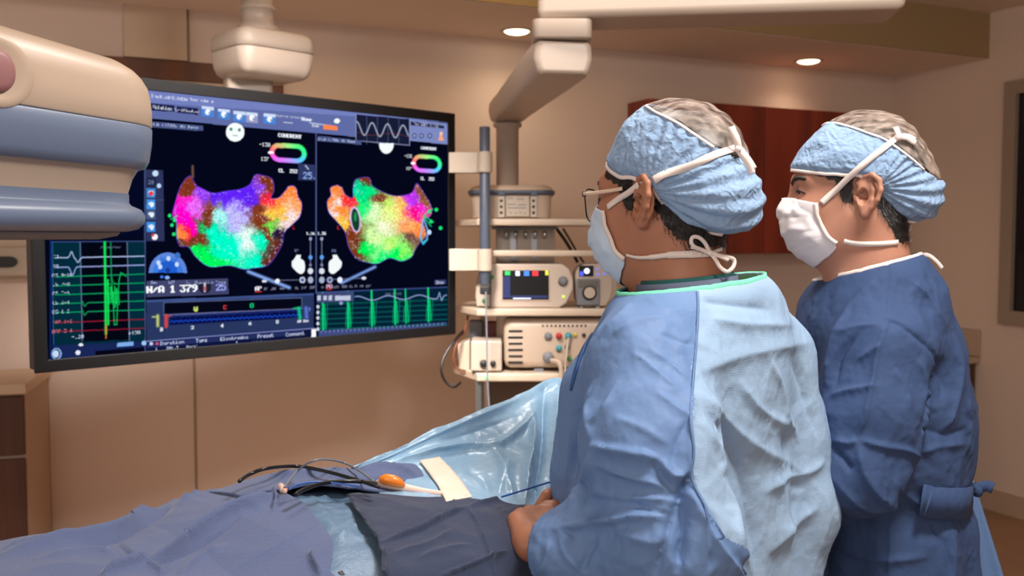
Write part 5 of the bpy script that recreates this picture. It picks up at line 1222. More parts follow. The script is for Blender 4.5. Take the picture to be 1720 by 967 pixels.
def body1():
    f = Field((-.16, 1.02, 1.00), (.62, 1.80, 1.47), .006)
    f.ell(T0 - V3((0, 0, .02)), (.15, .085, .12), RT, k=0); f.cap(T1, T2, .13, .13, .05)
    f.cap(V3(h1.w((-.03, 0, -.13))), V3(h1.w((-.04, 0, -.23))), .056, .062, .03)
    f.chain([SL, EL, WL], [.048, .040, .028], .03); f.chain([SR, ER, WR], [.048, .040, .028], .03)
    v1, f1 = f.mesh(); f1 = flipfix(v1, f1)
    g = Field((-.06, 1.14, 1.04), (.16, 1.60, 1.22), .0022)
    dirL = V3(P(882, 872, 1.335)) - WL
    # left hand: back of the hand towards the viewer, fingers curled away over the patient
    K = [V3(P(866, 873, 1.300)), V3(P(874, 866, 1.322)), V3(P(889, 861, 1.345)), V3(P(907, 860, 1.362))]
    tips = [[k_ + V3((.012, .034, -.012)), k_ + V3((.034, .044, -.026)), k_ + V3((.046, .034, -.034))] for k_ in K]
    g.chain([EL, WL], [.040, .027], 0); hand(g, WL, K, None, tips, .0088, [V3(P(915, 880, 1.30)), V3(P(925, 866, 1.34)), V3(P(922, 856, 1.385)), V3(P(910, 857, 1.41))])
    # right hand: thumb and index seen past the gown edge
    K2 = [V3(P(951, 830, 1.430)), V3(P(955, 842, 1.435)), V3(P(956, 853, 1.44)), V3(P(957, 864, 1.445))]
    tips2 = [[V3(P(936, 822, 1.42)), V3(P(918, 832, 1.40)), V3(P(906, 848, 1.39))], [V3(P(936, 838, 1.42)), V3(P(920, 845, 1.41)), V3(P(913, 857, 1.40))], [V3(P(938, 850, 1.43)), V3(P(926, 856, 1.42)), V3(P(921, 866, 1.42))], [V3(P(941, 863, 1.44)), V3(P(931, 868, 1.44)), V3(P(928, 875, 1.44))]]
    g.chain([WR + V3((.02, .02, 0)), WR], [.03, .027], 0); hand(g, WR, K2, None, tips2, .0088, [V3(P(962, 842, 1.41)), V3(P(946, 848, 1.385)), V3(P(930, 852, 1.37)), V3(P(918, 850, 1.37))])
    v2, f2 = g.mesh(); f2 = flipfix(v2, f2); v2 = relax(v2, f2, 1, .4)
    hv = h1.w(HV)
    return np.concatenate([hv, v1, v2]), np.concatenate([HF, f1 + len(hv), f2 + len(hv) + len(v1)]), Surf(v2, f2)
bv, bf, HS1 = body1()
build('body', bv, bf, M['skin1'], p1)
HEM = .024; CRW = .016
cap1, face1 = make_head(p1, h1, M['skin1'], M['mask1'], 21, ((-.088, .0, .004), (.046, .060, .046)), True, [-.060, -.057, -.036])
def local_ribbon(name, hd, S_, pts, w, m, parent, lift=.0015, n=5, out=None, taper=None):
    """band through head-local points, snapped on the surface where near it"""
    q = []; nr = []
    for p in pts:
        wp = Vector(hd.w(p[:3])); h, nn, _, dist = S_.near(wp)
        if len(p) > 3: q.append(wp); nr.append(Vector(hd.w(np.array(p[:3]) * 1.5) - hd.w(np.array(p[:3]))).normalized())
        else: q.append(h + nn * lift); nr.append(nn)
    return ribbon(name, q, nr, w, m, parent, .0008, n, taper)
def bow(name, c, pts_list, w, parent, nrm, n=6, th=.0008):
    """loops and tails of a tied tape: several bands starting at the knot c (pixel polylines with depths)"""
    for k, pts in enumerate(pts_list):
        q = [P(*p) for p in pts]; ribbon(name, q, [Vector(nrm)] * len(q), w, M['strap'], parent, th, n)
# ---- straps of the first mask
allS = Surf(np.concatenate([h1.w(cap_mesh(21, ((-.088, .0, .004), (.046, .060, .046)))[0]), bv]), np.concatenate([cap_mesh(21, ((-.088, .0, .004), (.046, .060, .046)))[1], bf + len(cap_mesh(21, ((-.088, .0, .004), (.046, .060, .046)))[0])]))
acc = empty('mask_ties', (.26, 1.42, 0)); acc.parent = p1; acc.matrix_parent_inverse = world_of(p1).inverted()
surf_ribbon('upper_tie', allS, [(1022, 348), (1040, 334), (1058, 322), (1074, 310)], .0085, M['strap'], acc, .002)
surf_ribbon('upper_tie', allS, [(1099, 302), (1120, 293), (1160, 277), (1200, 262), (1238, 250)], .011, M['strap'], acc, .003)
surf_ribbon('lower_tie', allS, [(1054, 427), (1072, 431), (1095, 431), (1125, 428), (1160, 427), (1192, 425)], .0085, M['strap'], acc, .003, taper=[.5, .6, .8, 1.1, 1.2])
surf_ribbon('lower_tie', allS, [(1194, 425), (1210, 418), (1224, 412), (1233, 407)], .005, M['strap'], acc, .003)
hk, nk = allS.hit(1193, 425); kd = hk.y - .008
m_ = MB(); m_.lathe(P(1193, 425, kd), [(.001, -.004), (.0038, -.002), (.0042, 0), (.0038, .002), (.001, .004)], 12, (.3, -1, .2)); m_.build('knot', M['strap'], acc, True)
nb = (-.2, -1, .1)
bow('bow_loop', None, [[(1192, 424, kd), (1184, 408, kd - .004), (1174, 399, kd - .008), (1164, 398, kd - .010), (1161, 406, kd - .012), (1166, 414, kd - .010), (1178, 419, kd - .005), (1192, 425, kd - .001)],
    [(1194, 426, kd), (1202, 436, kd - .004), (1210, 449, kd - .006), (1222, 456, kd - .006), (1232, 447, kd - .004), (1233, 436, kd - .002), (1224, 432, kd - .004), (1212, 430, kd - .004), (1195, 425, kd - .002)]], .0052, acc, nb)
bow('tie_tail', None, [[(1190, 424, kd - .001), (1176, 419, kd - .005), (1160, 415, kd - .006)], [(1195, 426, kd), (1210, 431, kd - .006), (1224, 437, kd - .009)]], .0042, acc, nb)
hk, nk = allS.hit(1238, 250); kd = (hk.y if hk else 1.45) - .010
m_ = MB(); m_.lathe(P(1240, 250, kd), [(.001, -.004), (.0045, -.002), (.005, 0), (.0045, .002), (.001, .004)], 12, (.3, -1, .2)); m_.build('knot', M['strap'], acc, True)
bow('tie_tail', None, [[(1240, 250, kd), (1238, 236, kd - .002), (1232, 222, kd), (1228, 213, kd + .004)], [(1240, 250, kd), (1250, 264, kd), (1258, 278, kd + .004), (1263, 292, kd + .008)], [(1241, 250, kd + .004), (1256, 268, kd + .006), (1266, 284, kd + .010)]], .0095, acc, nb)
bow('hem_tie', None, [[(1236, 372, h1.O[1] + .02), (1242, 382, h1.O[1] + .015), (1254, 380, h1.O[1] + .02)], [(1268, 340, h1.O[1] + .06), (1275, 336, h1.O[1] + .06), (1270, 345, h1.O[1] + .062)]], .006, acc, nb)
# ---- glasses
gl = empty('glasses', (0, 0, 0)); gl.location = h1.w((.11, 0, .01)); gl.parent = p1; gl.matrix_parent_inverse = world_of(p1).inverted(); gl['label'] = 'thin dark-rimmed glasses with cream temples'
def lrim(sg):
    c_ = [(.122, .010, .024), (.118, .036, .028), (.110, .060, .024), (.107, .063, .006), (.109, .056, -.014), (.116, .036, -.020), (.122, .014, -.014), (.124, .008, .004)]
    return [Vector(h1.w((x, y * sg, z))) for x, y, z in c_]
for sg in (1, -1):
    q = lrim(sg); m_ = MB(); cc = smooth_curve(q + [q[0]], 6); m_.tube(cc, .0011, 8, False); m_.build('rim', M['frame'], gl, True)
    c0 = sum(q, Vector()) / len(q); nrm = Vector(h1.w((1, 0, 0)) - h1.w((0, 0, 0))).normalized(); ring0 = cc[:-1]; N = len(ring0)
    vs = [c0 + nrm * .001] + [p for p in ring0]; fs = [(0, 1 + i, 1 + (i + 1) % N) for i in range(N)]
    build('lens', vs, fs, M['lens'], gl, True)
    m_ = MB(); m_.box((0, 0, 0), (.006, .006, .008)); v = [tuple(Vector(h1.w((.107, .066 * sg, .020))) + Vector(p)) for p in m_.v]; bevel(build('hinge', v, m_.f, M['frame'], gl, False), .001)
    tp = [Vector(h1.w(p)) for p in ((.106, .0685 * sg, .020), (.080, .0725 * sg, .021), (.050, .0755 * sg, .023), (.030, .0775 * sg, .025))]
    ribbon('temple', tp, [Vector(h1.w((0, sg, 0)) - h1.w((0, 0, 0)))] * 4, .0052, M['temple'], gl, .0016, 3)
    tp = [Vector(h1.w(p)) for p in ((.030, .0775 * sg, .025), (.012, .079 * sg, .027), (-.012, .082 * sg, .022), (-.026, .080 * sg, .0))]
    ribbon('temple_tip', tp, [Vector(h1.w((0, sg, 0)) - h1.w((0, 0, 0)))] * 4, .0040, M['frame'], gl, .0016, 3)
m_ = MB(); m_.tube(smooth_curve([Vector(h1.w(p)) for p in ((.124, .009, .010), (.127, 0, .013), (.124, -.009, .010))]), .0011, 8); m_.build('bridge', M['frame'], gl, True)
# ---- gown of the first person
def gown_field1():
    f = Field((-.12, .95, .34), (.68, 1.90, 1.52), .0058)
    f.ell(T0 + V3((0, 0, -.02)), (.185, .120, .155), RT, k=0)
    f.ell(T0 + V3((.035, .01, .065)), (.130, .080, .060), RT, k=.05)
    f.ell(T1, (.185, .145, .22), RT, k=.06)
    f.ell(T2, (.210, .165, .30), RT, k=.08); f.ell(T3, (.24, .21, .42), RT, k=.12)
    f.cap(T0 + V3((0, 0, .04)), SL + V3((0, 0, .0)), .07, .070, .05); f.cap(T0 + V3((0, 0, .04)), SR, .07, .070, .05)
    f.chain([SL, (SL + EL) / 2 + V3((-.012, -.012, .01)), EL], [.078, .086, .088], .035)
    f.chain([EL, EL * .45 + WL * .55 + V3((0, 0, -.006)), WL * .88 + EL * .12], [.085, .066, .040], .03)
    f.chain([SR, (SR + ER) / 2, ER, ER + V3((0, 0, -.12))], [.070, .076, .080, .07], .035)
    f.cap(V3(P(935, 925, 1.19)), V3(P(896, 948, 1.232)), .046, .030, .03)
    f.chain([ER, ER * .4 + WR * .6, WR * .9 + ER * .1], [.072, .058, .040], .03)
    # gown front hanging towards the table
    f.cap(V3(P(1000, 660, 1.36)), V3(P(975, 860, 1.44)), .045, .050, .06)
    f.cap(V3(P(1008, 585, 1.30)), V3(P(1012, 640, 1.32)), .012, .03, .03)
    return f.mesh()
gv, gf = gown_field1(); gf = flipfix(gv, gf); gv = relax(gv, gf, 2, .5)
nA, nB, nC = P(1274, 456, 1.46), P(1150, 480, 1.31), P(1072, 480, 1.42)
pn = (nB - nA).cross(nC - nA).normalized(); pn = pn if pn.z > 0 else -pn
dz = (gv - np.array(nA)) @ np.array(pn)
gn = normals(gv, gf)
gv, gf = subdiv(gv, gf); gv = relax(gv, gf, 2, .5); gn = normals(gv, gf); dz = (gv - np.array(nA)) @ np.array(pn)
# broad procedural drape everywhere, then the folds the photograph shows
ang = np.arctan2(gv[:, 1] - 1.43, gv[:, 0] - .26); lowz = sst(1.15, .6, gv[:, 2])
def film(v, a, seed, st=(1, 1, .7)):
    v = v * np.array(st); big = sst(-.3, .3, n3(v, .13, seed + 9))
    return a * (-.0085 * facet(v, .12, seed) - .0050 * facet(v, .055, seed + 1) * (.4 + .6 * big) - .0022 * facet(v, .026, seed + 2) * big - .0005 * ridge(v, .010, seed))
h = .014 * lowz * np.sin(ang * 11 + 2 * n3(gv, .3, 1)) + film(gv, .85, 2)
gv = gv + gn * (h * sst(-.01, -.05, dz))[:, None]
gn = normals(gv, gf)
FOLDS1 = [
 ([(992, 745), (1030, 752), (1075, 760), (1108, 772)], 9, .011, .5), ([(1108, 772), (1128, 797), (1158, 798)], 9, .010, 0), ([(995, 745), (988, 790), (970, 830), (952, 862)], 10, .010, 0),
 ([(930, 890), (975, 885), (1035, 874), (1122, 864)], 11, .013, -.4), ([(930, 888), (948, 902), (962, 905)], 8, .006, 0),
 ([(1000, 828), (1060, 836), (1100, 838), (1136, 842)], 5, .006, 0), ([(1000, 780), (1060, 800), (1110, 815), (1138, 838)], 6, .007, 0),
 ([(1096, 770), (1115, 805), (1136, 838)], 7, -.008, 0), ([(1062, 846), (1095, 858), (1122, 865)], 7, -.007, 0), ([(1139, 842), (1120, 900), (1100, 967)], 10, -.010, 0), ([(1160, 795), (1150, 820), (1139, 840)], 9, -.018, 0), ([(1150, 830), (1150, 880), (1140, 967)], 13, -.020, 0),
 ([(1010, 800), (990, 850), (965, 880)], 7, .005, 0), ([(1000, 905), (985, 935), (972, 967)], 6, -.007, 0), ([(925, 905), (918, 935), (905, 967)], 6, .006, 0), ([(940, 900), (950, 930), (985, 967)], 8, .007, 0), ([(1030, 890), (1075, 905), (1105, 910), (1120, 890)], 14, .006, 0),
 ([(1171, 640), (1215, 700), (1270, 748), (1345, 790)], 18, .008, .2), ([(1172, 628), (1220, 605), (1290, 588), (1368, 574)], 20, .007, -.3), ([(1175, 665), (1215, 730), (1245, 800), (1262, 880), (1270, 960)], 14, -.009, 0),
 ([(1180, 505), (1230, 512), (1290, 520)], 9, -.006, 0), ([(1190, 535), (1260, 545), (1330, 545)], 12, .006, 0), ([(1210, 800), (1235, 860), (1245, 910), (1262, 965)], 8, .008, 0), ([(1156, 820), (1190, 880), (1220, 930), (1250, 967)], 7, .008, .3),
 ([(1290, 600), (1310, 650), (1320, 700), (1340, 745)], 8, .007, 0), ([(1330, 590), (1350, 660), (1372, 730)], 9, -.007, 0), ([(1280, 830), (1320, 800), (1360, 790), (1385, 770)], 12, .008, 0), ([(1290, 930), (1330, 880), (1375, 850)], 12, .008, 0), ([(1300, 800), (1318, 860), (1322, 930)], 10, .007, 0), ([(1190, 860), (1200, 910), (1195, 960)], 9, -.007, 0),
 ([(1060, 590), (1100, 620), (1145, 660)], 5, .004, 0), ([(1090, 585), (1125, 610), (1160, 640)], 5, .004, 0), ([(1100, 655), (1130, 680), (1160, 700)], 6, .0045, 0), ([(1110, 560), (1140, 572), (1165, 580)], 5, -.003, 0), ([(1030, 560), (1070, 540), (1120, 530)], 7, .004, 0),
 ([(1000, 640), (985, 690), (992, 740)], 7, .006, 0), ([(1040, 640), (1010, 690), (990, 710)], 5, .004, 0), ([(960, 700), (958, 760), (950, 830)], 7, .006, 0), ([(975, 660), (970, 740), (966, 800)], 6, -.006, 0), ([(1085, 500), (1120, 520), (1150, 520)], 6, .003, 0), ([(1060, 510), (1040, 530), (1010, 560)], 7, .004, 0),
 ([(1160, 700), (1140, 740), (1130, 780)], 7, -.005, 0), ([(1165, 660), (1160, 720), (1158, 790)], 5, .004, 0), ([(1030, 700), (1080, 720), (1120, 745)], 9, .004, 0), ([(1180, 700), (1210, 760), (1215, 800)], 8, .006, 0), ([(1240, 640), (1280, 690), (1330, 720)], 10, .006, 0)]
gv = relax(crease(gv, gn, FOLDS1), gf, 1, .5)
dz = (gv - np.array(nA)) @ np.array(pn)
wL = WL * .86 + EL * .14; wR = WR * .86 + ER * .14
cuffL = (gv - wL) @ ((WL - EL) / np.linalg.norm(WL - EL)); cuffR = (gv - wR) @ ((WR - ER) / np.linalg.norm(WR - ER))
nearL = np.linalg.norm(gv - wL, axis=1) < .08; nearR = np.linalg.norm(gv - wR, axis=1) < .08
mk_ = (dz < 0) & ~(nearL & (cuffL > 0)) & ~(nearR & (cuffR > 0)) & (gv[:, 2] > .36)
gv2, gf2, _ = keep(gv, gf, mk_)
fx_, fy_ = proj(gv2[gf2].mean(1))
# the back seam runs down a vertical plane of the body: left panel plain film, right panel dotted mesh cloth
fc = gv2[gf2].mean(1); gS0 = Surf(gv2, gf2); rgt = -lf; sp = []
for a_, b_ in ((1171, 490), (1172, 520), (1168, 580), (1163, 640), (1160, 700), (1164, 760), (1162, 800), (1180, 842), (1214, 900), (1252, 964)):
    h_, _n = gS0.hit(a_, b_)
    if h_ is not None: sp.append((h_.z, float((np.array(h_) - T1) @ rgt), a_, b_))
sp.sort(); sd_ = (fc - T1) @ rgt
seam_x = np.interp(fc[:, 2], [q[0] for q in sp], [q[1] for q in sp])
front = (fc - T1) @ fw > .03
fm = ((sd_ > seam_x) & ~front & (fc[:, 0] > .14)).astype(int)
gown = build('surgical_gown', gv2, gf2, None, p1, True, [M['gown_plain'], M['gown_dots']], fm)
gown['label'] = 'light blue gown with pale dotted back panel'
so_ = gown.modifiers.new('t', 'SOLIDIFY'); so_.thickness = .0015
gS = Surf(gv2, gf2)
surf_ribbon('back_seam', gS, [(q[2], q[3]) for q in sp], .0032, M['gown_plain'], gown, .0012, 5)
lp = boundary_loop(gf2)
def rim_of(name, S_v, S_f, ref, mm, parent, w, lift=.0015, drop=.004, tube=None):
    for L_ in boundary_loop(S_f):
        pts = S_v[L_]
        if np.linalg.norm(pts.mean(0) - np.array(ref)) < .12 and len(L_) > 20:
            pts = np.concatenate([pts, pts[:1]])
            for _ in range(6): pts[1:-1] = (pts[:-2] + pts[2:] + 2 * pts[1:-1]) / 4
            c = pts.mean(0); nr = [Vector(q - c + np.array([0, 0, .004])).normalized() for q in pts]
            q = [Vector(q_) + n_ * lift - Vector((0, 0, drop)) for q_, n_ in zip(pts, nr)]
            return ribbon(name, q[::2] + [q[-1]], nr[::2] + [nr[-1]], w, mm, parent, .0025, 2), pts
rim_of('mint_neck_binding', gv2, gf2, (nA + nB + nC) / 3, M['edge_green'], gown, .011)
surf_ribbon('inner_flap', gS, [(996, 560), (985, 578), (976, 600), (967, 628), (960, 656)], .013, mat('deep_blue_lining', (40, 84, 140), .7), gown, .0015, 5, .001, [.5, 1, .8, .5, .2])
# scrub collar inside the gown
nc = (nA + nC) / 2 * .5 + nB * .5; nc = Vector((.235, 1.40, nB.z))
Q = pn.to_track_quat('Z', 'Y')
nc = (nA + nC) / 2 + (nB - (nA + nC) / 2) * .12
kc = Vector(h1.w((-.040, 0, -.165))); kc = kc - pn * (kc - nA).dot(pn) + Vector((-.004, .012, 0))
m_ = MB(); m_.lathe(kc - pn * .05, [(.073, .030), (.073, .044), (.072, .056), (.0705, .056), (.0715, .044), (.0715, .030)], 48, pn); m_.build('scrub_top_collar', M['scrub'], p1, True)
m_ = MB(); m_.lathe(kc - pn * .05, [(.069, .034), (.068, .050), (.067, .061), (.066, .061), (.067, .05), (.068, .034)], 48, pn); m_.build('undershirt_collar', M['teal_in'], p1, True)
m_ = MB(); m_.lathe(nc - pn * .03, [(.086, .0), (.0765, .026), (.0755, .026), (.084, 0)], 40, pn); 
# trousers and shoes below the gown
def legs(p, c, mm, nm='scrub_trousers'):
    m_ = MB()
    for sg in (-1, 1):
        o = c + lf * .10 * sg
        m_.tube([(o[0], o[1], .55), (o[0], o[1], .30), (o[0], o[1], .05)], [.095, .085, .080], 20)
    m_.build(nm, mm, p, True)
    for sg in (-1, 1):
        o = c + lf * .10 * sg; s_ = Field((o[0] - .25, o[1] - .25, -.02), (o[0] + .25, o[1] + .25, .14), .008)
        s_.cap(V3((o[0], o[1], .045)) - fw * .05, V3((o[0], o[1], .040)) + fw * .13, .045, .040, 0); v, f_ = s_.mesh(); f_ = flipfix(v, f_); v[:, 2] = np.maximum(v[:, 2], .001)
        build('shoe', v, f_, M['dark'], p)
legs(p1, V3((.26, 1.44, 0)), M['scrub'])
# =============================================================== second person, further back
HEM = 0.0; CRW = 0.0
h2 = Head(P(1443, 337, 1.645), math.radians(16))
p2 = empty('person', (1.0, 1.72, 0)); tag(p2, 'person in navy blue gown, white mask and blue cap, standing at the far right', 'person')
fw2 = V3((-math.cos(.30), math.sin(.30), 0)); lf2 = np.cross((0, 0, 1), fw2); R2 = [lf2, fw2, V3((0, 0, 1))]
SL2 = V3(P(1480, 592, 1.56)); EL2 = V3(P(1440, 788, 1.52)); WL2 = V3(P(1300, 850, 1.66)); SR2 = V3(P(1425, 575, 1.86)); ER2 = V3(P(1400, 840, 1.90)); WR2 = V3(P(1280, 850, 1.80))
N2 = V3(P(1468, 470, 1.66)); A0 = V3(P(1466, 592, 1.70)); A1 = V3(P(1480, 740, 1.71)); A2 = V3(P(1496, 960, 1.72)); A3 = A2.copy(); A3[2] = .45
f = Field((.25, 1.30, .95), (1.10, 2.10, 1.46), .0075)
f.ell(A0, (.165, .095, .15), R2, k=0); f.cap(A0, A1, .12, .12, .05); f.cap(A1, A2, .12, .14, .05)
f.cap(V3(h2.w((-.03, 0, -.12))), V3(h2.w((-.045, 0, -.23))), .056, .060, .03)
f.chain([SL2, EL2, WL2], [.046, .038, .028], .03); f.chain([SR2, ER2, WR2], [.046, .038, .028], .03)
v1, f1 = f.mesh(); f1 = flipfix(v1, f1)
g = Field((.22, 1.50, 1.00), (.48, 1.90, 1.16), .003)
for W_, sg in ((WL2, -1), (WR2, 1)):
    d_ = V3((-.9, .25 * sg, -.1)); K = [W_ + d_ * .085 + V3((0, .02 * (i - 1.5), .012 - .003 * abs(i - 1.5))) for i in range(4)]
    g.cap(W_ - d_ * .03, W_, .030, .027, 0); hand(g, W_, K, None, [[k_ + V3((-.034, 0, -.012)), k_ + V3((-.048, 0, -.034)), k_ + V3((-.040, 0, -.052))] for k_ in K], .009, [W_ + d_ * .02, W_ + d_ * .05 + V3((0, -.03 * sg, -.01)), W_ + d_ * .085 + V3((0, -.034 * sg, -.025))])
v2, f2 = g.mesh(); f2 = flipfix(v2, f2)
hv2 = h2.w(HV); bv2 = np.concatenate([hv2, v1, v2]); bf2 = np.concatenate([HF, f1 + len(hv2), f2 + len(hv2) + len(v1)])
build('body', bv2, bf2, M['skin2'], p2)
L2 = ((-.082, 0, .006), (.048, .058, .046))
make_head(p2, h2, M['skin2'], M['mask2'], 44, L2, False, [-.075, -.070, -.030])
cm2 = cap_mesh(44, L2); S2 = Surf(np.concatenate([h2.w(cm2[0]), bv2]), np.concatenate([cm2[1], bf2 + len(cm2[0])]))
ac2 = empty('mask_ties', (1.0, 1.72, 0)); ac2.parent = p2; ac2.matrix_parent_inverse = world_of(p2).inverted()
surf_ribbon('upper_tie', S2, [(1380, 341), (1394, 328), (1408, 315), (1421, 302), (1444, 281), (1467, 262), (1490, 245), (1510, 230)], .0100, M['strap'], ac2, .0025)
surf_ribbon('lower_tie', S2, [(1417, 404), (1430, 407), (1450, 409), (1480, 409), (1507, 407)], .0085, M['strap'], ac2, .003)
q_ = S2.hit(1508, 232)[0]; kd = (q_.y if q_ else 1.68) - .008; nb = (.1, -1, .1)
m_ = MB(); m_.lathe(P(1511, 230, kd), [(.001, -.004), (.005, -.002), (.0055, 0), (.005, .002), (.001, .004)], 12, (.3, -1, .2)); m_.build('knot', M['strap'], ac2, True)
bow('tie_tail', None, [[(1511, 230, kd), (1508, 222, kd), (1504, 213, kd + .003)], [(1511, 230, kd), (1522, 231, kd), (1530, 236, kd + .004), (1538, 240, kd + .006)], [(1511, 229, kd + .002), (1524, 229, kd + .004), (1537, 235, kd + .008)]], .0090, ac2, nb)
kd = 1.66
bow('tie_tail', None, [[(1503, 407, 1.645), (1514, 404, 1.65), (1522, 405, 1.655), (1532, 403, 1.66)]], .006, ac2, nb)
bow('cap_tie_loop', None, [[(1512, 366, kd), (1506, 376, kd - .003), (1507, 386, kd - .004), (1518, 390, kd - .004), (1528, 384, kd - .003), (1526, 374, kd - .002), (1518, 368, kd)], [(1512, 366, kd), (1524, 366, kd), (1537, 371, kd)]], .006, ac2, nb)
# gown
f = Field((.20, 1.28, .34), (1.20, 2.16, 1.50), .0062)
f.ell(A0, (.190, .120, .165), R2, k=0); f.ell(A0 + V3((-.035, .0, .055)), (.150, .095, .075), R2, k=.05)
f.ell(A1, (.185, .150, .22), R2, k=.07); f.ell(A2 + V3((.0, 0, 0)), (.200, .150, .26), R2, k=.08); f.ell(A3, (.24, .20, .42), R2, k=.12)
f.ell(V3(P(1512, 545, 1.66)), (.10, .085, .10), R2, k=.06); f.ell(V3(P(1528, 680, 1.70)), (.12, .100, .18), R2, k=.05)
f.cap(A0 + V3((0, 0, .06)), V3(h2.w((-.045, 0, -.150))), .105, .074, .06)
f.cap(A0 + V3((0, 0, .04)), SL2, .075, .072, .05); f.cap(A0 + V3((0, 0, .04)), SR2, .075, .072, .05)
f.chain([SL2, (SL2 + EL2) / 2 + V3((.004, 0, 0)), EL2 + V3((-.004, 0, -.010))], [.078, .082, .076], .030)
f.chain([EL2 + V3((-.004, 0, -.010)), EL2 * .5 + WL2 * .5, WL2 * .88 + EL2 * .12], [.074, .060, .040], .03)
f.chain([SR2, (SR2 + ER2) / 2, ER2], [.072, .076, .076], .035); f.chain([ER2, ER2 * .5 + WR2 * .5, WR2 * .88 + ER2 * .12], [.072, .060, .040], .03)
gv, gf = f.mesh(); gf = flipfix(gv, gf); gv = relax(gv, gf, 2, .5); gv, gf = subdiv(gv, gf); gv = relax(gv, gf, 2, .5); gn = normals(gv, gf)
mA, mB, mC = P(1522, 428, 1.69), P(1455, 447, 1.60), P(1394, 462, 1.66)
pn2 = (mB - mA).cross(mC - mA).normalized(); pn2 = pn2 if pn2.z > 0 else -pn2
dz = (gv - np.array(mA)) @ np.array(pn2)
ang = np.arctan2(gv[:, 1] - 1.71, gv[:, 0] - .65); lowz = sst(1.15, .6, gv[:, 2])
h = .014 * lowz * np.sin(ang * 10 + 2 * n3(gv, .3, 8)) + film(gv, .85, 12)
# waist belt: the cloth is drawn in around it
zb_ = V3(P(1560, 838, 1.65))[2]; h -= .012 * np.exp(-((gv[:, 2] - zb_) / .035) ** 2) * (np.abs((gv - EL2) @ fw2) > -1)
gv = gv + gn * (h * sst(-.01, -.05, dz))[:, None]; gn = normals(gv, gf)
FOLDS2 = [([(1493, 533), (1476, 590), (1465, 650), (1453, 703), (1442, 737)], 5, .008, .3), ([(1481, 536), (1510, 545), (1532, 561), (1560, 584), (1578, 607), (1586, 646), (1580, 680)], 4, -.006, 0), ([(1492, 440), (1490, 490), (1486, 533)], 4, -.003, 0),
 ([(1427, 520), (1405, 560), (1395, 600), (1388, 650)], 7, .009, .3), ([(1440, 560), (1412, 600), (1402, 650)], 6, -.007, 0), ([(1440, 605), (1462, 590), (1480, 580)], 6, .006, 0), ([(1395, 665), (1430, 655), (1476, 648)], 6, .007, 0), ([(1400, 560), (1440, 548), (1478, 545)], 6, .004, 0),
 ([(1585, 600), (1572, 650), (1560, 690), (1545, 740)], 12, -.014, 0), ([(1560, 657), (1550, 700), (1538, 760), (1515, 810), (1493, 850)], 8, .008, .4), ([(1600, 560), (1612, 620), (1600, 690), (1585, 720)], 9, .009, 0), ([(1442, 737), (1480, 748), (1521, 754), (1540, 766)], 6, .009, .3), ([(1442, 740), (1450, 790), (1475, 830), (1500, 850)], 8, .008, 0),
 ([(1395, 745), (1420, 775), (1432, 790)], 7, -.010, 0), ([(1400, 740), (1425, 745), (1440, 740)], 7, .009, 0), ([(1500, 620), (1520, 650), (1530, 690)], 7, .005, 0), ([(1395, 800), (1440, 845), (1480, 855), (1525, 830)], 8, .007, 0), ([(1620, 620), (1628, 700), (1632, 780)], 7, .006, 0), ([(1545, 760), (1580, 750), (1625, 745)], 6, .006, 0), ([(1550, 720), (1590, 730), (1625, 720)], 6, -.005, 0),
 ([(1510, 820), (1550, 850), (1600, 862), (1636, 858)], 6, .007, 0), ([(1495, 880), (1496, 920), (1492, 967)], 5, .005, 0), ([(1400, 920), (1480, 940), (1560, 935)], 7, .006, 0), ([(1560, 870), (1590, 920), (1600, 967)], 9, -.008, 0), ([(1470, 470), (1440, 500), (1415, 530)], 8, .005, 0), ([(1530, 470), (1560, 500), (1590, 550)], 8, .006, 0), ([(1540, 600), (1555, 640), (1550, 680)], 6, .006, 0)]
gv = relax(crease(gv, gn, FOLDS2), gf, 1, .5); dz = (gv - np.array(mA)) @ np.array(pn2)
mk_ = (dz < 0) & (gv[:, 2] > .36)
for W_, E_ in ((WL2, EL2), (WR2, ER2)):
    w_ = W_ * .86 + E_ * .14; mk_ &= ~((np.linalg.norm(gv - w_, axis=1) < .08) & ((gv - w_) @ ((W_ - E_) / np.linalg.norm(W_ - E_)) > 0))
gv2, gf2, _ = keep(gv, gf, mk_)
gown2 = build('surgical_gown', gv2, gf2, M['gown_dark'], p2); gown2['label'] = 'navy blue gown with tied waist belt'
gown2.modifiers.new('t', 'SOLIDIFY').thickness = .0015
rim_of('white_neck_binding', gv2, gf2, (mA + mB + mC) / 3, M['strap'], gown2, .009)
G2 = Surf(gv2, gf2)
bow('neck_tie', None, [[(1515, 420, 1.66), (1522, 430, 1.67), (1534, 434, 1.675), (1546, 438, 1.68)], [(1520, 428, 1.67), (1540, 430, 1.675), (1552, 436, 1.68)], [(1530, 432, 1.675), (1556, 428, 1.68), (1572, 438, 1.685), (1583, 451, 1.69)]], .0075, gown2, (.1, -1, .3))
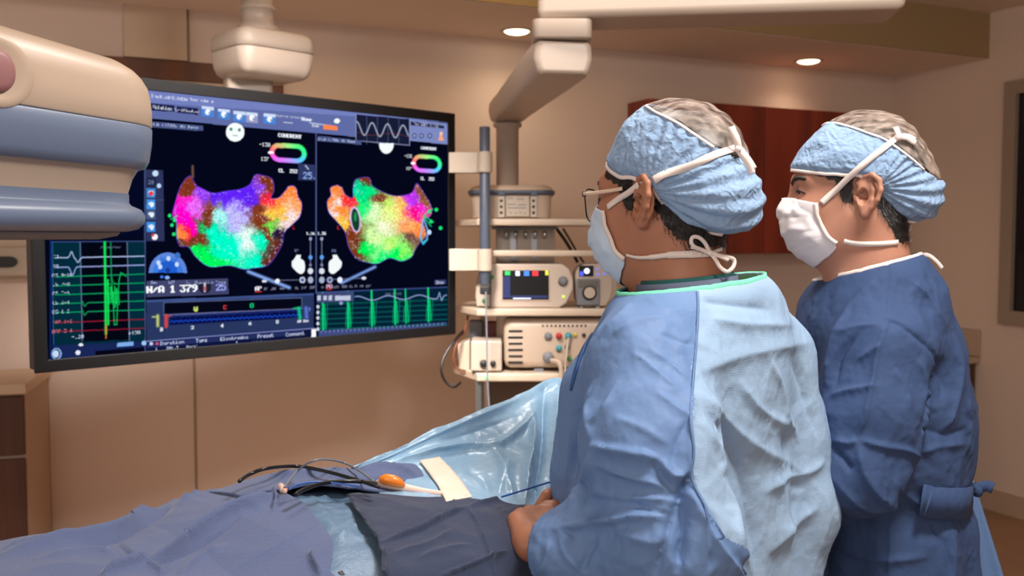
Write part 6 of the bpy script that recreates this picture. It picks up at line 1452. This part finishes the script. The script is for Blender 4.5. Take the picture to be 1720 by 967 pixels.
def ring_band(name, c, z0, z1, S_, mm, parent, n=72, lift=.004, R0=.6, zslope=0):
    """belt: band lying round the body, found by casting inwards"""
    vs = []; ok = []
    for k in range(n):
        a = 2 * math.pi * k / n; d = Vector((math.cos(a), math.sin(a), 0))
        for z in (z0, (z0 + z1) / 2, z1):
            zz = z + zslope * math.cos(a)
            o_ = Vector((c[0], c[1], zz)) + d * R0; h_, n_, _, _ = S_.t.ray_cast(o_, -d)
            vs.append((h_ if h_ is not None else Vector((c[0], c[1], zz)) + d * .2) + d * lift)
    r = [(v - Vector((c[0], c[1], v.z))).length for v in vs]
    vs = [Vector(v) for v in vs]; fs = []
    for k in range(n):
        j = (k + 1) % n
        for i in (0, 1): fs.append((k * 3 + i, j * 3 + i, j * 3 + i + 1, k * 3 + i + 1))
    o = build(name, vs, fs, mm, parent); s_ = o.modifiers.new('t', 'SOLIDIFY'); s_.thickness = .003; s_.offset = 1; return o
belt_v = gv2.copy(); 
# belt follows only the trunk: keep it off the sleeve by casting on the trunk side facing away from the arm
pts = []; nr = []
for px in range(1538, 1640, 12):
    py = 838 + (px - 1512) * .02; hh, nn = G2.hit(px, py)
    if hh is not None: pts.append(hh + nn * .009); nr.append(Vector((nn.x, nn.y, 0)))
if len(pts) > 3:
    ribbon('waist_belt', pts, nr, .052, M['gown_dark'], gown2, .003, 3)
m_ = MB(); kb = P(1641, 822, 1.70)
m_.lathe(kb, [(.002, -.012), (.012, -.006), (.014, 0), (.012, .006), (.002, .012)], 14, (1, -.3, .2)); m_.build('belt_knot', M['gown_dark'], gown2, True)
bow('belt_tail', None, [[(1638, 822, 1.69), (1648, 818, 1.69), (1658, 816, 1.69), (1668, 820, 1.69)]], .020, gown2, (.1, -1, .1))
for o_ in [c_ for c_ in gown2.children if c_.name.startswith('belt_tail')]:
    o_.data.materials[0] = M['gown_dark']
# pale blue drape hanging behind the second person, lower right
vs = []; fs = []; nr_, ncl = 30, 16
for i in range(nr_):
    t = i / (nr_ - 1); 
    for j in range(ncl):
        s_ = j / (ncl - 1); px = 1585 + s_ * (50 + 96 * t); py = 800 + t * 330
        p_ = P(px, py, 1.84 + .05 * s_); vs.append(p_ + Vector((0, .012 * math.sin(s_ * 9 + t * 2), 0)))
for i in range(nr_ - 1):
    for j in range(ncl - 1): fs.append((i * ncl + j, (i + 1) * ncl + j, (i + 1) * ncl + j + 1, i * ncl + j + 1))
o_ = build('gown_tail', vs, fs, M['gown_plain'], gown2); o_.modifiers.new('t', 'SOLIDIFY').thickness = .002; o_['label'] = 'paler blue back flap of the gown'
_f, _l = fw, lf; fw, lf = fw2, lf2
legs(p2, V3((A2[0], A2[1], 0)), M['scrub']); fw, lf = _f, _l
# ---------------------------------------------------------------- operating table with drapes
eS = np.array([.70, .714]); eN = np.array([.714, -.70]); A_ = np.array([-.31, 1.31])
def st2xy(s, t): return A_[0] + s * eS[0] + t * eN[0], A_[1] + s * eS[1] + t * eN[1]
def xy2st(x, y):
    dx, dy = x - A_[0], y - A_[1]; D = eS[0] * eN[1] - eS[1] * eN[0]
    return (dx * eN[1] - dy * eN[0]) / D, (eS[0] * dy - eS[1] * dx) / D
def wnear(s): return .30 - .14 * sst(.26, .45, s)
def Hz(s, t):
    """height of the covered patient, s along the table, t across towards the camera"""
    s = np.asarray(s, float); t = np.asarray(t, float)
    crest = np.interp(s, [-.8, -.6, -.45, -.35, -.25, -.18, -.10, -.02, .1, .2, .3, .45, .6], [1.10, 1.125, 1.135, 1.130, 1.126, 1.119, 1.134, 1.136, 1.124, 1.118, 1.105, 1.09, 1.08])
    w = np.where(t > 0, wnear(s), .24); a = np.abs(t) / w
    return crest - np.where(t > 0, .050, .075) * a ** 2.2 - .42 * sst(1.12, 1.75, a) - .10 * sst(.9, 1.3, a)
def ray_st(px, py, off=0.0):
    """first hit of the pixel ray with the patient surface -> (s,t)"""
    a = P(px, py, .55); b = P(px, py, 2.6); n = 500; prev = None
    for i in range(n + 1):
        q = a + (b - a) * (i / n); s, t = xy2st(q.x, q.y)
        if q.z < float(Hz(s, t)) + off: return s, t
    return None
def sheet(name, mm, parent, s_rng, t_fun, ns, nt, off, fold, lab=None, thick=.003, edge=None, tilt=None):
    """cloth patch on the patient: s in s_rng, t from t_fun(s)"""
    sv = np.linspace(s_rng[0], s_rng[1], ns); V_ = []
    for s in sv:
        t0, t1 = t_fun(s)
        for t in np.linspace(t0, t1, nt): V_.append((s, t))
    V_ = np.array(V_); return V_
def patch(name, S_, T_, off, mm, folds, noise, parent=None, thick=.003, extra=None, amp=1.0):
    """S_,T_ (ns,nt) arrays of table coordinates -> sheet resting off above the patient, sculpted with folds given in photo pixels"""
    ns, nt = S_.shape; s = S_.ravel(); t = T_.ravel(); x, y = st2xy(s, t); z = Hz(s, t) + off
    v = np.stack([x, y, z], 1); vid = np.arange(ns * nt).reshape(ns, nt)
    f = np.stack([vid[:-1, :-1].ravel(), vid[1:, :-1].ravel(), vid[1:, 1:].ravel(), vid[:-1, 1:].ravel()], 1)
    n = normals(v, f)
    if n[:, 2].mean() < 0: f = f[:, ::-1].copy(); n = -n
    h = noise(v)
    if extra is not None: h = h + extra(s, t)
    v = v + n * h[:, None]; n = normals(v, f); v = crease(v, n, [(a_, b_ * .72, c_ * 1.7, d_) for a_, b_, c_, d_ in folds])
    o = build(name, v, f, mm, parent); so = o.modifiers.new('t', 'SOLIDIFY'); so.thickness = thick; so.offset = -1
    return o, v, f
M['towel'] = fabric('blue_cotton_towel', (86, 98, 132), (96, 108, 142), .92, (9, .10, .003), (700, .35, .0008), sheen=.25, spec=.15, weave=(400, .7, .7))
M['towel_dk'] = fabric('slate_cotton_towel', (50, 58, 80), (57, 66, 90), .92, (9, .10, .003), (700, .35, .0008), sheen=.25, spec=.15, weave=(400, .7, .7))
M['film'] = fabric('pale_blue_plastic_drape', (96, 124, 152), (108, 136, 164), .42, (36, .18, .003), (260, .4, .0006), spec=.4, warp=.4)
M['clear'] = fabric('glossy_blue_plastic_film', (134, 172, 202), (150, 186, 212), .30, (16, .3, .005), (220, .3, .0008), spec=.5, warp=.4)
tb = empty('operating_table', (A_[0] + .1, A_[1] + .1, 0)); tag(tb, 'operating table under the surgical drapes, running away to the right', 'operating table')
xy = [st2xy(s, t) for s, t in ((-1.25, -.27), (1.15, -.27), (1.15, .13), (-1.25, .13))]
bevel(MB().prism(xy, .74, .80).build('table_top', M['grey'], tb), .01)
xy = [st2xy(s, t) for s, t in ((-1.2, -.25), (1.1, -.25), (1.1, .11), (-1.2, .11))]
bevel(MB().prism(xy, .802, .86).build('mattress', M['dark'], tb), .015)
c = st2xy(.1, 0); MB().lathe((c[0], c[1], 0), [(.30, 0), (.30, .06), (.12, .09), (.12, .738)], 32).build('pedestal', M['steel'], tb, True)
# ---- base drape over the patient
ss, tt_ = np.meshgrid(np.linspace(-.80, .62, 240), np.linspace(-.50, .52, 170), indexing='ij'); tt_ = np.where(tt_ > 0, tt_ * wnear(ss) / .30, tt_)
def nz_base(v): return -.003 * facet(v, .05, 5) - .0015 * facet(v, .02, 6) - .0006 * ridge(v, .008, 3)
base, bvv, bff = patch('surgical_drape', ss, tt_, 0.0, M['film'], [([(520, 830), (545, 860), (560, 890)], 5, .003, 0), ([(560, 905), (590, 890), (600, 880)], 4, .004, 0), ([(530, 840), (560, 832), (600, 840)], 5, .002, 0)], nz_base, None, .002)
tag(base, 'pale blue plastic sheet showing between the two blue towels', 'surgical drape')
# ---- left towel: covers everything left of an edge running down the near side
def bcurve(pix, off=.0):
    r = [ray_st(*p, off) for p in pix]; r = [q for q in r if q is not None]; return np.array(r)
ed = bcurve([(478, 822), (500, 836), (520, 852), (538, 874), (552, 895), (560, 918), (556, 945), (552, 962)], .010)
eo = ed[np.argsort(ed[:, 1])]
def s_edge(t): return np.interp(t, eo[:, 1], eo[:, 0])
tl = np.linspace(-.46, .46, 360); SS = np.zeros((400, 360)); TT = np.zeros_like(SS)
for j, t in enumerate(tl):
    e_ = s_edge(t) + (.02 * math.sin(t * 20) if t < eo[0, 1] else 0); SS[:, j] = np.linspace(-.85, e_, 400); TT[:, j] = t
TW = [([(0, 935), (80, 918), (190, 895), (255, 858), (300, 840), (360, 825), (430, 812)], 9, .010, -.3), ([(120, 922), (200, 902), (240, 880), (290, 850)], 7, -.006, 0), ([(195, 905), (215, 925), (245, 942)], 4, -.004, 0), ([(0, 925), (60, 912), (120, 908)], 6, .004, 0),
 ([(250, 942), (300, 922), (350, 890), (395, 862), (440, 850), (470, 838)], 9, .012, -.4), ([(170, 967), (215, 952), (250, 942)], 8, .009, -.3), ([(252, 948), (300, 932), (352, 905), (400, 872)], 6, -.005, 0), ([(245, 945), (262, 955), (275, 967)], 7, .005, 0),
 ([(380, 967), (430, 938), (490, 905), (540, 880)], 3, -.0028, 0), ([(386, 970), (436, 942), (494, 909), (544, 884)], 5, .0022, 0), ([(520, 925), (528, 945), (540, 967)], 8, .006, 0), ([(455, 830), (465, 845), (458, 858)], 6, .008, 0), ([(300, 836), (360, 820), (420, 806)], 6, .006, 0), ([(60, 940), (150, 925), (190, 930)], 8, .004, 0), ([(300, 967), (330, 940), (380, 915)], 8, .004, 0)]
def nz_t(v): return .005 * n3(v, .16, 4) + .0020 * ridge(v * np.array([1, 1, .5]), .07, 5) + .0006 * n3(v, .02, 2)
tw1, v_, f_ = patch('surgical_towel', SS, TT, .007, M['towel'], TW, nz_t, None, .004)
tag(tw1, 'folded blue cotton towel covering the left end of the table', 'towel', None)
# ---- right towel, darker, near side
ed2 = bcurve([(586, 828), (600, 850), (615, 875), (630, 905), (640, 935), (640, 962)], .013); eo2 = ed2[np.argsort(ed2[:, 1])]
t0e = min(ray_st(640, 828)[1], eo2[0, 1])
top = bcurve([(590, 826), (640, 826), (700, 829), (760, 832), (820, 838), (870, 846)], .013); to = top[np.argsort(top[:, 0])]
NS2, NT2 = 300, 240; SS = np.zeros((NS2, NT2)); TT = np.zeros_like(SS)
for j, q in enumerate(np.linspace(0, 1, NT2)):
    for i, r_ in enumerate(np.linspace(0, 1, NS2)):
        pass
qs = np.linspace(0, 1, NT2)[None, :]; rs = np.linspace(0, 1, NS2)[:, None]
Tn = .47; s_hi = .60
# iterate: t between the top edge and the hanging side; s from left edge
s_guess = rs * s_hi + 0 * qs
for _ in range(6):
    ttop = np.interp(s_guess, to[:, 0], to[:, 1]); TT = ttop + (Tn * wnear(s_guess) / .30 - ttop) * qs
    sl = np.interp(TT, eo2[:, 1], eo2[:, 0]); s_guess = sl + (s_hi - sl) * rs
SS = s_guess
TW2 = [([(598, 852), (620, 885), (640, 912)], 4, .004, 0), ([(640, 912), (700, 893), (745, 870), (785, 852)], 4, .006, -.3), ([(785, 853), (830, 842), (868, 835)], 4, .005, 0), ([(785, 853), (805, 885), (822, 930), (830, 967)], 4, .004, 0), ([(740, 967), (800, 945), (850, 925)], 4, .006, 0), ([(640, 918), (650, 940), (650, 967)], 5, .004, 0), ([(660, 930), (720, 915), (760, 890)], 8, .004, 0), ([(700, 940), (740, 925), (790, 915)], 8, .003, 0)]
tw2, v_, f_ = patch('surgical_towel', SS, TT, .010, M['towel_dk'], TW2, nz_t, None, .004)
tag(tw2, 'darker slate blue towel beside the gloved hands', 'towel')
# ---- far towel, lying on the far side under the orange handle
NS3, NT3 = 140, 90; top = [(420, 808), (450, 796), (520, 790), (560, 782), (625, 778), (660, 779), (692, 788), (722, 822)]
SS = np.linspace(-.06, .235, NS3)[:, None] + 0 * np.linspace(0, 1, NT3)[None, :]
TT = 0 * SS + (-.30 + np.linspace(0, 1, NT3)[None, :] * (.30 + np.interp(SS, [-.06, .03, .07, .12, .235], [-.03, .0, .04, .055, .07])))
def ex3(s, t): return .016 * np.exp(-((t + .05) / .06) ** 2) * sst(-.06, .08, s) + .006 * np.sin(t * 46 + s * 9) * sst(-.05, .02, s)
tw3, v_, f_ = patch('surgical_towel', SS, TT, .012, M['towel'], [([(450, 800), (520, 797), (590, 790)], 4, .006, 0), ([(560, 800), (620, 806), (680, 800)], 4, -.006, 0), ([(600, 790), (660, 785), (700, 800)], 5, .006, 0)], nz_t, None, .004, ex3)
tag(tw3, 'rumpled blue towel on the far side behind the black cables', 'towel')
# ---- tall plastic sheet rising to the right
rows = [
 # far/back edge hanging behind, then the taut top edge, then downwards to the dark towel
 [(560, 850, 1.62), (640, 830, 1.66), (720, 800, 1.72), (800, 770, 1.80), (880, 730, 1.90), (930, 700, 1.96), (990, 710, 2.0)],
 [(590, 786, 1.44), (655, 760, 1.49), (720, 727, 1.56), (800, 693, 1.65), (872, 663, 1.74), (930, 632, 1.80), (985, 645, 1.82)],
 [(592, 792, 1.42), (660, 766, 1.47), (728, 738, 1.535), (806, 708, 1.615), (876, 682, 1.69), (925, 655, 1.75), (985, 668, 1.77)],
 [(600, 800, 1.405), (668, 778, 1.455), (740, 764, 1.52), (812, 748, 1.58), (884, 722, 1.64), (925, 700, 1.68), (980, 712, 1.70)],
 [(615, 812, 1.385), (680, 796, 1.43), (748, 786, 1.47), (820, 776, 1.52), (886, 762, 1.57), (925, 750, 1.60), (980, 760, 1.62)],
 [(640, 828, 1.35), (700, 818, 1.385), (766, 812, 1.42), (828, 806, 1.45), (888, 800, 1.49), (925, 800, 1.51), (978, 812, 1.53)],
 [(668, 845, 1.31), (722, 842, 1.335), (784, 842, 1.36), (836, 842, 1.38), (890, 846, 1.42), (925, 850, 1.44), (975, 866, 1.46)],
 [(690, 868, 1.27), (742, 868, 1.29), (800, 868, 1.30), (846, 872, 1.32), (892, 884, 1.36), (925, 895, 1.39), (970, 915, 1.41)]]
g0 = [smooth_curve([P(*q) for q in r], 26) for r in rows]; ncol = len(g0[0])
cols = [smooth_curve([g0[i][j] for i in range(len(rows))], 18) for j in range(ncol)]
nrw = len(cols[0]); v = np.array([[list(cols[j][i]) for j in range(ncol)] for i in range(nrw)]).reshape(-1, 3)
vid = np.arange(nrw * ncol).reshape(nrw, ncol); f = np.stack([vid[:-1, :-1].ravel(), vid[1:, :-1].ravel(), vid[1:, 1:].ravel(), vid[:-1, 1:].ravel()], 1)
n = normals(v, f)
if n[:, 2].mean() < 0: f = f[:, ::-1].copy(); n = -n
v = v + n * (-.007 * facet(v, .16, 3) - .002 * facet(v, .06, 4) * sst(-.2, .4, n3(v, .1, 2)) - .0006 * facet(v, .02, 7) + .002 * n3(v, .08, 1))[:, None]; n = normals(v, f)
sv_, tv_ = xy2st(v[:, 0], v[:, 1]); v[:, 2] = np.maximum(v[:, 2], Hz(sv_, tv_) + .008)
v = crease(v, n, [([(895, 690), (898, 740), (885, 800), (880, 850)], 8, .016, .2), ([(915, 650), (912, 720), (905, 790), (900, 840)], 9, -.018, 0), ([(936, 640), (935, 720), (930, 800)], 7, .012, 0), ([(700, 766), (760, 752), (830, 754), (870, 728), (900, 692)], 7, .014, -.4), ([(660, 776), (700, 764), (740, 752)], 6, .006, 0), ([(830, 755), (845, 790), (838, 830)], 9, .010, 0), ([(860, 770), (850, 800), (862, 835)], 7, .009, 0), ([(600, 786), (660, 762), (730, 730), (800, 700), (870, 670)], 5, .006, 0), ([(740, 740), (800, 722), (860, 700)], 10, -.007, 0), ([(870, 745), (890, 765), (896, 790)], 6, .010, 0), ([(780, 790), (810, 800), (825, 830)], 8, -.006, 0)])
sh = build('plastic_screen_drape', v, f, M['clear']); tag(sh, 'glossy light blue plastic drape rising to a peak beside the person in light blue', 'surgical drape'); so = sh.modifiers.new('t', 'SOLIDIFY'); so.thickness = .0012
PS = Surf(v, f)
# pole that holds the peak up, hidden behind the gown
q = P(962, 650, 1.86); sd_p = empty('drape_stand', (q.x + .02, q.y + .10, 0)); tag(sd_p, 'steel drape stand behind the plastic sheet', 'stand'); sd_p.location.z = 0
MB().lathe((q.x + .02, q.y + .10, 0), [(.16, .0), (.16, .012), (.014, .03), (.012, 1.19), (.012, 1.195)], 24).build('pole', M['steel'], sd_p, True)

# ---- wide cream tape on the plastic
tp = []; ok = True
for i, r_ in enumerate(np.linspace(0, 1, 26)):
    for j, c_ in enumerate(np.linspace(0, 1, 10)):
        px = (704 + (738 - 704) * c_) * (1 - r_) + (748 + (792 - 748) * c_) * r_ + 4 * math.sin(r_ * 3); py = (776 + (770 - 776) * c_) * (1 - r_) + (846 + (838 - 846) * c_) * r_
        h_, n_ = PS.hit(px, py); tp.append((h_ + n_ * .004) if h_ is not None else P(px, py, 1.4))
fs = [(i * 10 + j, (i + 1) * 10 + j, (i + 1) * 10 + j + 1, i * 10 + j + 1) for i in range(25) for j in range(9)]
tv = relax(np.array([list(p) for p in tp]), np.array(fs), 0)
tpo = build('adhesive_tape', tv, np.array(fs), M['tape']); tpo.modifiers.new('t', 'SOLIDIFY').thickness = .0012; tag(tpo, 'wide cream adhesive tape strip holding the plastic drape', 'tape')
# ---- sheath, cables and catheter handle
def Ps(px, py, d, off=.034):
    r_ = ray_st(px, py, off)
    if r_ is not None: d = min(d + .08, st2xy(*r_)[1])
    return P(px, py, d)
def cab(name, pts, r, mm, label, parent=None, group=None):
    m = MB(); m.tube(smooth_curve([Ps(*p) for p in pts], 10), r, 12); o = m.build(name, mm, parent, True)
    if parent is None: tag(o, label, 'cable', group)
    return o
zs = lambda px, py: P(px, py, P(px, py, 1.3).y)
def dep(px, py, off=.004):
    r_ = ray_st(px, py, off)
    return st2xy(*r_)[1] if r_ else 1.4
dA = dep(495, 828); dH = 1.372
ch = empty('catheter_handle', P(660, 808, dH)); tag(ch, 'orange and pale pink catheter handle lying on the slate towel', 'catheter handle')
def tube_part(name, pts, rs, mm, parent, hub=False):
    q = smooth_curve([P(*p) if not hub else Ps(p[0], p[1], p[2], .012) for p in pts], 6); rr = np.interp(np.linspace(0, 1, len(q)), np.linspace(0, 1, len(rs)), rs); m = MB(); m.tube(q, list(rr), 18); return m.build(name, mm, parent, True)
tube_part('nose', [(632, 812, dH), (638, 811, dH), (644, 811, dH)], [.0040, .0068, .0072], M['pinkish'], ch)
tube_part('orange_grip', [(638, 806, dH - .006), (648, 805, dH - .007), (660, 807, dH - .007), (670, 811, dH - .006), (679, 816, dH - .004)], [.0050, .0082, .0086, .0072, .0030], M['orange'], ch)
tube_part('shaft_housing', [(636, 813, dH), (660, 815, dH + .001), (682, 819, dH + .002), (712, 825, dH + .002), (745, 829, dH + .002), (784, 833, dH + .002)], [.0045, .0064, .0058, .0050, .0040, .0026], M['pinkish'], ch)
cab('black_tube', [(402, 808, 1.30), (420, 796, 1.31), (450, 786, 1.33), (500, 783, 1.35), (550, 792, 1.36), (600, 806, 1.37), (625, 814, 1.365), (638, 818, 1.36)], .0026, M['cord'], 'long black tube arching over the towels to the left')
cab('black_tube', [(496, 830, dA - .002), (510, 822, 1.30), (540, 812, 1.325), (580, 808, 1.34), (615, 809, 1.352), (634, 812, dH - .001)], .0028, M['cord'], 'black tube from the pink connector to the orange handle')
cab('grey_tube', [(478, 818, 1.275), (486, 806, 1.275), (500, 790, 1.28), (520, 776, 1.30), (545, 771, 1.32), (575, 776, 1.335), (600, 788, 1.345), (628, 808, 1.352)], .0016, M['greycord'], 'thin grey tube arching highest over the black tubes')
cab('blue_cord', [(486, 822, 1.285), (500, 814, 1.30), (530, 809, 1.325), (570, 812, 1.345), (605, 817, 1.36)], .0012, M['bluecord'], 'thin blue cord beside the black tubes on the far towel')
cab('blue_cord', [(843, 834, 1.315), (870, 826, 1.335), (905, 815, 1.36), (945, 803, 1.395)], .0014, M['bluecord'], 'thin blue guide line running to the gloved hands')
cn_ = empty('connector_hub', P(474, 822, 1.27)); tag(cn_, 'small pale pink connector hub at the towel edge', 'connector')
tube_part('hub', [(471, 815, 1.268), (474, 820, 1.27), (476, 825, 1.272)], [.0040, .0052, .0046, .0050], M['pinkish'], cn_, True)
tube_part('collar', [(469, 819, 1.264), (481, 823, 1.276)], [.0030, .0030], M['orange'], cn_, True)
mB_ = MB()
mark = MB()
for k, (px, py) in enumerate(((440, 785), (515, 817))):
    pass
# printed marks on the plastic sheet, low in the frame
BS = Surf(bvv, bff); m = MB()
h_, n_ = BS.hit(573, 963)
if h_ is not None:
    m.box(h_ + n_ * .001, (.006, .006, .001), n_.to_track_quat('Z', 'Y').to_matrix())
    tag(m.build('adhesive_marker', M['dark']), 'small black square printed marker on the plastic sheet', 'marker')
